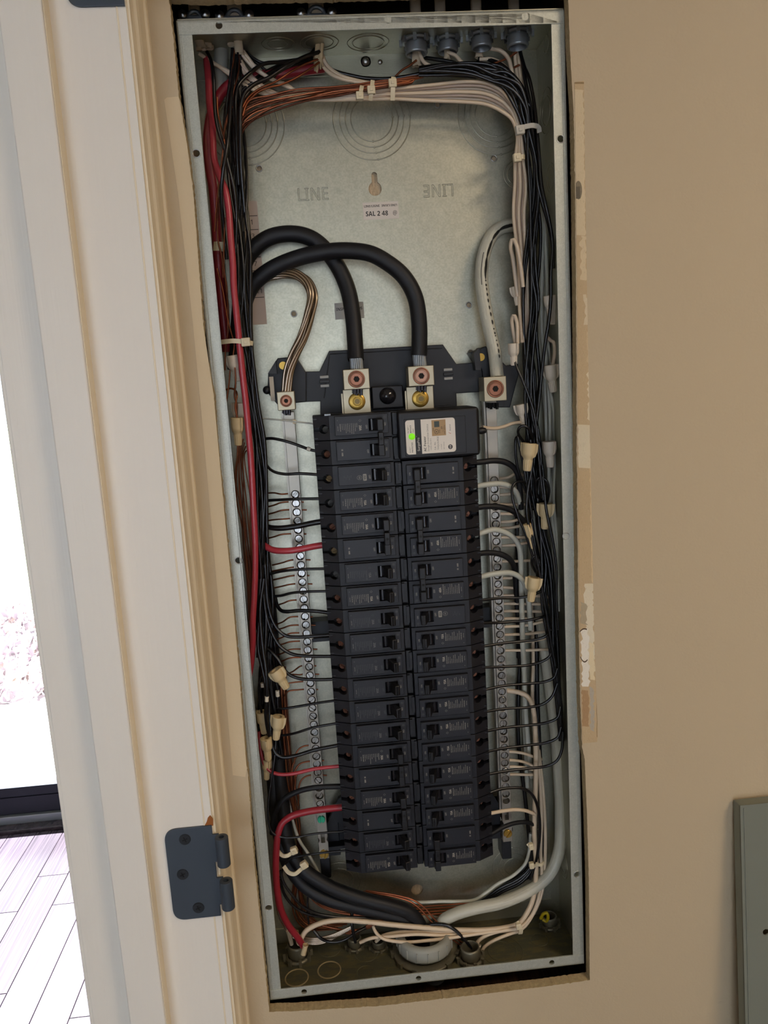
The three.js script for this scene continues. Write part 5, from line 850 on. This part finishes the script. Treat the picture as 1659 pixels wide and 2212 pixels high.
// neutrals from the right bundle into the bar
{
  const rows = [[1034, 1116, 1022], [1052, 1122, 1056], [1069, 1122, 1061], [1090, 1160, 1089], [1110, 1118, 1111], [1128, 1124, 1122], [1141, 1130, 1135], [1161, 1140, 1161], [1179, 1142, 1172], [1213, 1146, 1211], [1249, 1114, 1247], [1269, 1142, 1278], [1286, 1180, 1289], [1304, 1184, 1306], [1320, 1186, 1322], [1336, 1184, 1337], [1354, 1184, 1341], [1371, 1186, 1364], [1388, 1190, 1378], [1405, 1194, 1403], [1624, 1156, 1636], [1642, 1156, 1656], [1656, 1156, 1664], [1673, 1156, 1674]];
  rows.forEach(([ya, x1, y1], i) => { const x0 = 1064 + (ya - 1038) * 0.04 + 2; wire('white_wire', `white neutral wire clamped in the neutral bar, ${ORD[i] ?? ['twenty-first', 'twenty-second', 'twenty-third', 'twenty-fourth'][i - 20]} from the upper end`.replace('top from the upper end', 'uppermost of all'), i > 11 ? M.creamWire : M.whiteWire, 1.75, [x0, ya + 1, x0 + 14, ya, x0 + 14 + (x1 - x0 - 14) * 0.5, ya + (y1 - ya) * 0.25, x1, y1, x1 + 14, y1 + 4], [-66, -65, -62, -64, -72]); });
  wire('white_wire', 'thick white neutral wire bending down from the middle of the neutral bar', M.creamWire, 3.0, [1086, 1492, 1104, 1493, 1122, 1496, 1138, 1504, 1148, 1518, 1154, 1545, 1157, 1600, 1158, 1660, 1156, 1730, 1154, 1800, 1158, 1870, 1154, 1930, 1142, 1965, 1120, 1995, 1090, 2004, 1040, 2009, 968, 2008, 921, 2004, 843, 1997, 790, 1991, 728, 1988, 690, 1995, 660, 2012, 646, 2040], [-66, -62, -58, -56, -56, -54, -50, -44, -42, -42, -44, -48, -50]);
  wire('white_wire', 'white wire beside the thick neutral running down and along the bottom, second', M.creamWire, 2.1, [1146, 1270, 1150, 1350, 1152, 1430, 1150, 1500, 1158, 1580, 1166, 1680, 1170, 1760, 1168, 1840, 1170, 1900, 1160, 1950, 1146, 1980, 1124, 2002, 1080, 2009, 1020, 2012, 960, 2013, 900, 2012, 856, 2014, 826, 2022, 812, 2034], [-76, -74, -70, -64, -58, -52, -46, -44, -44, -48, -54]);
  wire('white_wire', 'white wire along the bottom passing over the grey bushing, third', M.creamWire, 2.1, [1164, 1620, 1174, 1720, 1178, 1800, 1176, 1880, 1170, 1930, 1154, 1970, 1126, 2007, 1080, 2012, 1030, 2014, 960, 2020, 897, 2018, 850, 2022, 800, 2027, 778, 2036], [-70, -64, -58, -50, -46, -42, -40, -42, -50]);
  wire('white_wire', 'lowest white wire sagging across the grey bushing', M.creamWire, 2.0, [1124, 2006, 1090, 2010, 1040, 2016, 999, 2022, 950, 2029, 921, 2032, 885, 2035, 858, 2034, 827, 2027, 812, 2014, 806, 2000], [-40, -40, -36, -36, -40, -50]);
  wire('white_wire', 'white wire from the tie down into the torn sheath, upper', M.creamWire, 2.2, [1124, 2004, 1108, 2007, 1082, 2011, 1054, 2019, 1036, 2030, 1022, 2050], [-40, -40, -44]);
  wire('white_wire', 'white wire from the tie down beside the torn sheath, lower', M.creamWire, 2.0, [1126, 2012, 1112, 2014, 1094, 2020, 1066, 2032, 1048, 2044, 1036, 2062], [-40, -38, -42]);
  for (const [i, x] of [[0, 1127], [1, 1146]]) wire('white_wire', ['pale vertical wire behind the neutral wires, nearer the bar', 'pale vertical wire behind the neutral wires, farther from the bar'][i], M.greyWhite, i ? 2.4 : 2.8, [x - 2, 1130, x - 1, 1200, x + 2, 1300, x + 4, 1380, x + 6, 1450, x + 4, 1520, x + 8, 1600, x + 12, 1700], [-84, -84, -82]);
  for (const [i, x] of [[0, 1120], [1, 1156]]) wire('black_wire', ['black vertical wire behind the neutral wires, nearer the bar', 'black vertical wire behind the neutral wires, farther from the bar'][i], M.blackWire, i ? 3.2 : 2.4, [x - 3, 1100, x - 2, 1200, x + 2, 1300, x + 3, 1420, x + 4 - 4 * (1 - i), 1500, x + 8 - 8 * (1 - i), 1600, x + 14, 1720, x + 22 - 4 * i, 1800, x + 26 - 14 * i, 1850, x + 6 - 10 * i, 1885, 1085 + i * 6, 1915, 1050 + i * 10, 1942], [-86, -86, -84, -76, -70]);
  for (let k = 0; k < 3; k++) wire('black_wire', 'black wire of the lower right curving under the white wires toward the bottom', M.blackWire, 2.0, [1148 + k * 3, 1830, 1146 + k * 3, 1870, 1120 + k * 4, 1898 + k * 3, 1080 + k * 3, 1918 + k * 4, 1040, 1946 + k * 3, 1000, 1958 + k * 3], [-66, -64, -66], 'black wires curving in the lower right corner');
}
// --- bottom: copper pair, yellow lead, pale strands, small blacks
wire('copper_wire', 'copper wire slanting across the bushing to the torn sheath, upper of the pair', M.copper, 1.1, [790, 1924, 822, 1928, 862, 1935, 894, 1945, 918, 1962, 938, 1985, 960, 2008, 984, 2026, 1004, 2040], [-60, -52, -46, -44]);
wire('copper_wire', 'copper wire slanting across the bushing to the torn sheath, lower of the pair', M.copper, 1.1, [784, 1926, 818, 1931, 856, 1938, 888, 1949, 910, 1966, 930, 1989, 952, 2011, 976, 2029, 998, 2043], [-60, -52, -46, -44]);
wire('black_wire', 'black wire arching over the bushing into the torn sheath', M.blackWire, 2.0, [920, 1999, 944, 1996, 966, 1999, 984, 2010, 1000, 2026, 1014, 2042, 1026, 2056, 1030, 2068], [-46, -40, -36, -40]);
for (let k = 0; k < 5; k++) wire('copper_wire', 'dim copper wire passing behind the big cables at the bottom', M.copper, 1.0, [830 + k * 6, 1952 + k * 8, 900, 1958 + k * 6, 950, 1956 + k * 6, 1000, 1952 + k * 6, 1050, 1950 + k * 5], -80, 'dim copper wires at the bottom');
for (let k = 0; k < 6; k++) wire('copper_wire', 'thin copper wire curving along the box bottom behind the cables', M.copper, 0.9, [660 + k * 4, 1900 + k * 3, 672 + k * 7, 1940 + k * 2, 700 + k * 10, 1962 + k * 2, 750 + k * 6, 1974 + k * 2, 810, 1972 + k * 3, 860, 1972 + k * 3], [-84, -78, -76], 'copper wires behind the lower cables');
for (let k = 0; k < 5; k++) wire('copper_wire', 'bright copper wire fanned over the box bottom below the cream wire', M.copper, 1.0, [664 + k * 14, 1990 + k * 3, 700 + k * 12, 2000 + k * 4, 740 + k * 8, 2008 + k * 2, 780 + k * 3, 2008 - k * 2, 800 + k * 6, 2004 - k * 3], [-70, -62, -66], 'copper wires fanned below the cream wire');
for (let k = 0; k < 6; k++) wire('bare_strand', 'pale bare strand curving low over the box bottom at the left', M.tinned, 1.1, [622, 2004 + k * 2, 640, 2020 + k * 2, 664, 2026 + k * 2.4, 690, 2026 + k * 2.6, 715, 2020 + k * 2, 738, 2010 + k * 1.6, 760, 2000 + k], [-62, -56, -60], 'pale bare strands at the bottom left');
wire('black_wire', 'black wire sagging low over the box bottom left of the small connector', M.blackWire, 1.9, [678, 2010, 692, 2026, 710, 2034, 730, 2034, 748, 2028, 770, 2014, 790, 2004], [-60, -50, -50, -58]);
wire('black_wire', 'black wire crossing the lower left corner toward the bottom', M.blackWire, 1.7, [606, 1880, 612, 1905, 630, 1932, 650, 1955, 680, 1972, 720, 1980, 770, 1982, 830, 1984], [-46, -44, -48, -56]);
wire('black_wire', 'lower black wire crossing the lower left corner toward the bottom', M.blackWire, 1.7, [604, 1900, 616, 1935, 640, 1962, 670, 1976, 710, 1982, 760, 1984, 800, 1985], [-50, -52, -60]);
wire('black_wire', 'upright black wire standing out of the small bottom connector', M.blackWire, 1.9, [768, 2036, 763, 2014, 760, 1994, 760, 1972], [-52, -50, -56]);
wire('black_wire', 'thin upright dark wire before the copper strand at the bottom', M.blackWire, 1.2, [666, 1928, 664, 1960, 667, 1996], [-60, -58]);
for (const [i, xy] of [[0, [596, 1946, 600, 1975, 608, 1995, 618, 2010]], [1, [594, 1930, 598, 1968, 606, 1990, 616, 2006]]]) wire('bare_strand', ['bare strand lying along the left flange at the bottom, outer', 'bare strand lying along the left flange at the bottom, inner'][i], M.tinned, 0.8, xy, -40 - i * 6);
wire('yellow_wire', 'yellow wire bent into the back right connector', M.yellow, 2.0, [1168, 1984, 1174, 1974, 1181, 1972, 1184, 1982, 1180, 1990, 1172, 1986], [-66, -62, -66]);
// --- torn cable sheaths
function sheath(label, a, b, zmm, w, mat, torn = 1, grp) {
  const p = at(a[0], a[1], zmm / 1000), q = at(b[0], b[1], zmm / 1000), g = tag(group('cable_sheath'), label, 'cable sheath', grp), N = 10, R = 18, pos = [], idx = [];
  const dir = q.clone().sub(p), n = v3(0, 0, 1), s = dir.clone().cross(n).normalize();
  for (let i = 0; i <= N; i++) for (let j = 0; j <= R; j++) {
    const an = j / R * Math.PI * 2; let t = i / N; if (i === N) t -= torn * (0.05 + 0.3 * Math.abs(Math.sin(an * 1.5 + a[0])) * (0.5 + 0.5 * rnd())); const f = 1 + (i > N - 3 ? torn * 0.12 * (i - N + 3) : 0);
    const o = p.clone().addScaledVector(dir, t).addScaledVector(s, Math.cos(an) * w / 2000 * f).addScaledVector(n, Math.sin(an) * 0.0026 * f); pos.push(o.x, o.y, o.z);
  }
  for (let i = 0; i < N; i++) for (let j = 0; j < R; j++) { const k = i * (R + 1) + j; idx.push(k, k + R + 1, k + 1, k + 1, k + R + 1, k + R + 2); }
  const geo = new THREE.BufferGeometry(); geo.setAttribute('position', new THREE.Float32BufferAttribute(pos, 3)); geo.setIndex(idx); geo.computeVertexNormals();
  mesh('sheath_sleeve', geo, Object.assign(mat.clone(), { side: THREE.DoubleSide }), g);
  if (torn > 1.3) for (let k = 0; k < 3; k++) { const e = q.clone().addScaledVector(s, (k - 1) * w / 3200), f = e.clone().addScaledVector(dir.clone().normalize(), 0.004 + rnd() * 0.006).addScaledVector(s, rr(-0.003, 0.003)).add(v3(0, 0, 0.003)); mesh('torn_strip', new THREE.TubeGeometry(new THREE.CatmullRomCurve3([e.clone().addScaledVector(dir.clone().normalize(), -0.006), e, f]), 8, 0.0011, 5), mat, g); }
}
sheath('torn beige cable sheath at the upper left corner, outer', [424, 66], [438, 112], -46, 9, M.jacket, 1);
sheath('torn beige cable sheath at the upper left corner, inner', [440, 66], [452, 112], -52, 9, M.jacket, 1);
sheath('beige cable sheath hanging under the second clamp, shorter one', [498, 66], [500, 100], -54, 7.5, M.jacket, 0.2);
sheath('beige cable sheath hanging under the second clamp, longer one', [512, 66], [517, 117], -50, 8.5, M.jacket, 0.2);
sheath('frayed yellowish paper sheath hanging from the middle of the box top', [690, 72], [684, 136], -64, 6, M.jacketYellow, 1.4);
sheath('second frayed paper strip beside the middle sheath', [697, 84], [692, 132], -62, 4, M.jacketYellow, 1.4);
for (const [i, x, y0, y1, w] of [[0, 900, 108, 148, 9], [1, 966, 104, 132, 6], [2, 1036, 100, 128, 8], [3, 1118, 94, 118, 10]]) sheath(`beige cable sheath in the ${['first', 'second', 'third', 'fourth'][i]} top right connector from the middle`, [x, y0], [x - 1, y1], -66, w, M.jacket, i === 3 ? 0.2 : 0.8);
sheath('torn white cable sheath standing in the bottom connector right of the bushing, left flap', [1010, 2072], [1002, 2034], -44, 9, M.nutPale, 1.2);
sheath('torn white cable sheath standing in the bottom connector right of the bushing, right flap', [1024, 2070], [1030, 2036], -42, 8, M.nutPale, 1.2);
sheath('brown stained sheath piece in the bottom left connector', [655, 2062], [661, 2038], -40, 6, M.jacketYellow, 0.6);
sheath('tan sheathed conductor standing behind the red cable at the bottom left, left', [630, 2040], [622, 2008], -58, 5, M.jacket, 0.3);
sheath('tan sheathed conductor standing behind the red cable at the bottom left, right', [644, 2036], [640, 2010], -60, 5, M.jacketYellow, 0.3);
{ const p = at(480, 60, -0.07), q = at(474, 215, -0.07); const g = tag(group('conduit_pipe'), 'grey plastic pipe standing in the upper left corner', 'pipe'); mesh('pipe', tube([p, p.clone().lerp(q, 0.5), q], 0.0072, 16, 20), M.pvc, g); mesh('coupling', tube([p, p.clone().lerp(q, 0.22)], 0.0082, 4, 20), M.castZinc, g); }
{ const p = at(690, 66, -0.07), q = at(678, 122, -0.07); wire('sheathed_cable', 'dark cable hanging behind the frayed paper in the middle', M.blackCable, 4.2, [694, 66, 690, 90, 682, 112, 664, 132], [-74, -74, -70]); }

// ------------------------------------------------------------------ wire nuts
const nutBody = (() => {
  const body = lathe([[0.0048, 0.0002], [0.0078, 0], [0.0080, 0.0012], [0.0079, 0.0125], [0.0070, 0.0155], [0.0053, 0.0178], [0.0050, 0.020], [0.0042, 0.0318], [0.0034, 0.0326], [0, 0.0328]], 26);
  const inner = lathe([[0.0068, 0.0004], [0.0060, 0.006], [0.003, 0.012], [0, 0.013]], 20);
  const ribs = Array.from({ length: 14 }, (_, k) => rbox(0.0007, 0.0118, 0.0007, 0.0003).rotateX(-0.075).translate(0, 0.0256, 0.00455).rotateY(k * Math.PI / 7));
  return join([body, inner, ...ribs]);
})();
const nutWing = plate(poly([[0.0072, 0.0005], [0.0108, 0.0005], [0.0106, 0.009], [0.0086, 0.0150], [0.0060, 0.0172], [0.0066, 0.012]]), -0.0011, 0.0011, 0.0003);
function wireNut(label, a, b, zmm, mat, spin = 0, scale = 1, tilt = 0) {
  const p = at(a[0], a[1], zmm / 1000), q = at(b[0], b[1], zmm / 1000 + tilt), g = tag(group('wire_nut', p.x, p.y, p.z), label, 'wire nut'), L = p.distanceTo(q) / 0.0328;
  g.quaternion.setFromUnitVectors(v3(0, 1, 0), q.clone().sub(p).normalize()).multiply(new THREE.Quaternion().setFromAxisAngle(v3(0, 1, 0), spin)); g.scale.set(L * scale, L, L * scale);
  mesh('cap', nutBody, Object.assign(mat.clone(), { side: THREE.DoubleSide }), g);
  mesh('wing', nutWing, mat, g); mesh('wing', nutWing, mat, g).rotation.y = Math.PI;
}
wireNut('pale winged wire nut left of the red wire, just below the cable tie', [502, 768], [514, 824], -36, M.nutPale, 0.3, 0.95);
wireNut('tan wire nut with two copper wires entering from above, at the left flange', [512, 902], [515, 963], -32, M.nut, 0.9, 0.95);
wireNut('dull wire nut half hidden behind the tan nut at the left flange', [517, 870], [517, 930], -44, M.nutPale, 0.5);
wireNut('big tan winged wire nut lying tilted at the lower left', [594, 1447], [620, 1487], -30, M.nut, 0.25, 1.25);
wireNut('tan winged wire nut opening upward below the tilted one', [602, 1547], [596, 1598], -38, M.nut, 0.3, 1.0);
wireNut('tan wire nut half hidden by the flange beside black wires', [565, 1537], [571, 1585], -44, M.nut, 0.8);
wireNut('slim ribbed wire nut hanging below the black wires at the left flange', [574, 1594], [580, 1642], -34, M.nut, 1.5);
wireNut('lowest tan wire nut at the left flange above the thin red wire', [577, 1640], [576, 1684], -44, M.nut, 1.1, 0.9);
wireNut('cream wire nut at the right beside the white lug, wires entering from above', [1109, 742], [1110, 790], -32, M.nutPale, 1.2, 1.05);
wireNut('small pale wire nut behind the white wires, half hidden', [1112, 619], [1118, 660], -54, M.nutPale, 0.2, 0.9);
wireNut('slim pale wire nut by the right flange, left of its neighbour', [1182, 639], [1188, 685], -46, M.nutPale, 1.4, 0.8);
wireNut('pale wire nut tucked against the right flange', [1195, 638], [1195, 702], -54, M.nutPale, 0.7, 0.9);
wireNut('pale wire nut at the right flange level with the white lug', [1188, 788], [1196, 848], -44, M.nutPale, 0.5, 0.95);
wireNut('cream wire nut half hidden behind black wires above the surge lead', [1124, 873], [1132, 918], -52, M.nutPale, 0.2, 1.05);
wireNut('cream ribbed wire nut in front of the right bundle below the black loop', [1144, 957], [1138, 1018], -26, M.nut, 0.8, 1.05);
wireNut('pale wire nut at the right flange level with the surge protector', [1186, 953], [1189, 1010], -42, M.nutPale, 1.0, 1.0);
wireNut('cream wire nut crossed by a black wire near the right flange', [1179, 1087], [1177, 1143], -36, M.nut, 0.35, 1.05);
wireNut('slim cream wire nut seen edge-on among the black wires at the right', [1137, 1132], [1151, 1185], -30, M.nut, 1.57, 0.72);
wireNut('cream wire nut beside the third white breaker wire, bell turned up', [1154, 1247], [1146, 1300], -28, M.nut, 0.15, 1.05);

// ------------------------------------------------------------------ nylon cable ties
function tie(label, pts, zmm, w, head, hw, hh, ang = 0, bulge = 0.004, mat = M.nylonCream) {
  const g = tag(group('cable_tie'), label, 'cable tie');
  const c = new THREE.CatmullRomCurve3(run(pts, zmm).map((p, i, a) => p.add(v3(0, 0, bulge * Math.sin(Math.PI * i / (a.length - 1))))), false, 'centripetal'), N = 24, pos = [], idx = [];
  for (let i = 0; i <= N; i++) { const p = c.getPointAt(i / N), t = c.getTangentAt(i / N), s = t.clone().cross(v3(0, 0, 1)).normalize(), n = s.clone().cross(t).normalize(); for (const [a, b] of [[-1, -1], [1, -1], [1, 1], [-1, 1]]) { const o = p.clone().addScaledVector(s, a * w / 2000).addScaledVector(n, b * 0.0006); pos.push(o.x, o.y, o.z); } }
  for (let i = 0; i < N; i++) for (let j = 0; j < 4; j++) { const a = i * 4 + j, b = i * 4 + (j + 1) % 4; idx.push(a, a + 4, b, b, a + 4, b + 4); }
  let geo = new THREE.BufferGeometry(); geo.setAttribute('position', new THREE.Float32BufferAttribute(pos, 3)); geo.setIndex(idx); geo = geo.toNonIndexed(); geo.computeVertexNormals();
  mesh('strap', geo, Object.assign(mat.clone(), { side: THREE.DoubleSide }), g);
  if (head) { const p = at(head[0], head[1], zmm / 1000 + bulge * 0.8); const h = mesh('head', [rbox(hw / 1000, hh / 1000, 0.0055, 0.001), rbox(hw / 2600, hh / 2600, 0.001, 0.0003, 0, 0, 0.003)], mat, g); h.position.copy(p); h.rotation.z = ang; }
}
tie('wide white cable tie round the left bundle with its square head in front', [478, 739, 490, 738, 505, 737, 520, 738, 535, 740, 546, 742], -30, 4.6, [531, 739], 9.4, 8.6, 0.05, 0.006);
tie('dull cable tie round the upper left bundle behind the copper wires', [462, 532, 470, 533, 480, 534, 488, 536], -52, 9, null);
tie('first of three cable ties on the top wire bundle, head lowest', [782, 186, 780, 196, 778, 208, 777, 218], -34, 4, [777, 207], 7.5, 7.5, 0);
tie('second of three cable ties on the top wire bundle, middle', [805, 174, 803, 190, 801, 206, 800, 217], -33, 4, [802, 195], 7.8, 7.8, 0.02);
tie('third of three cable ties on the top wire bundle, tallest', [850, 167, 849, 180, 848, 198, 848, 217], -32, 4.4, [848, 180], 8, 8, 0.02);
tie('pale cable tie round the right bundle under the top bend', [1114, 282, 1124, 279, 1138, 275, 1152, 274, 1162, 277, 1165, 286], -28, 4.6, [1123, 281], 9, 8.8, 0.1, 0.004, M.nylon);
tie('square headed cable tie round the white wires at the upper right', [1110, 341, 1120, 341, 1128, 340, 1133, 340], -34, 4.6, [1117, 341], 8, 8.4, 0.1, 0.003);
tie('cable tie round the white wires above the bottom right corner', [1116, 1991, 1121, 1997, 1124, 2006, 1124, 2017], -34, 5, [1120, 2000], 6.5, 8, 0.15, 0.003);
tie('upper of two small ties on the wires right of the lower breakers', [1140, 1822, 1146, 1828, 1152, 1830], -46, 4, [1147, 1828], 5.5, 8, 0.1, 0.002);
tie('lower of two small ties on the wires right of the lower breakers', [1144, 1866, 1149, 1869, 1160, 1868], -46, 4, [1148, 1869], 5.5, 7.5, 0.05, 0.002);
tie('faint cable tie on the white wires near the right corner', [1158, 1866, 1166, 1864, 1176, 1862], -40, 4, null);
tie('upper of two cable ties on the thick black cables at the lower left', [600, 1838, 610, 1843, 620, 1842, 632, 1836, 642, 1832], -36, 4.4, [635, 1837], 7.4, 8.2, 0.3, 0.006, M.nylonCream);
tie('lower of two cable ties on the thick black cables at the lower left', [613, 1871, 624, 1880, 637, 1881, 650, 1873, 662, 1866], -38, 4.6, [657, 1868], 8, 8.4, 0.5, 0.006, M.nylonCream);

renderer.render(scene, camera);
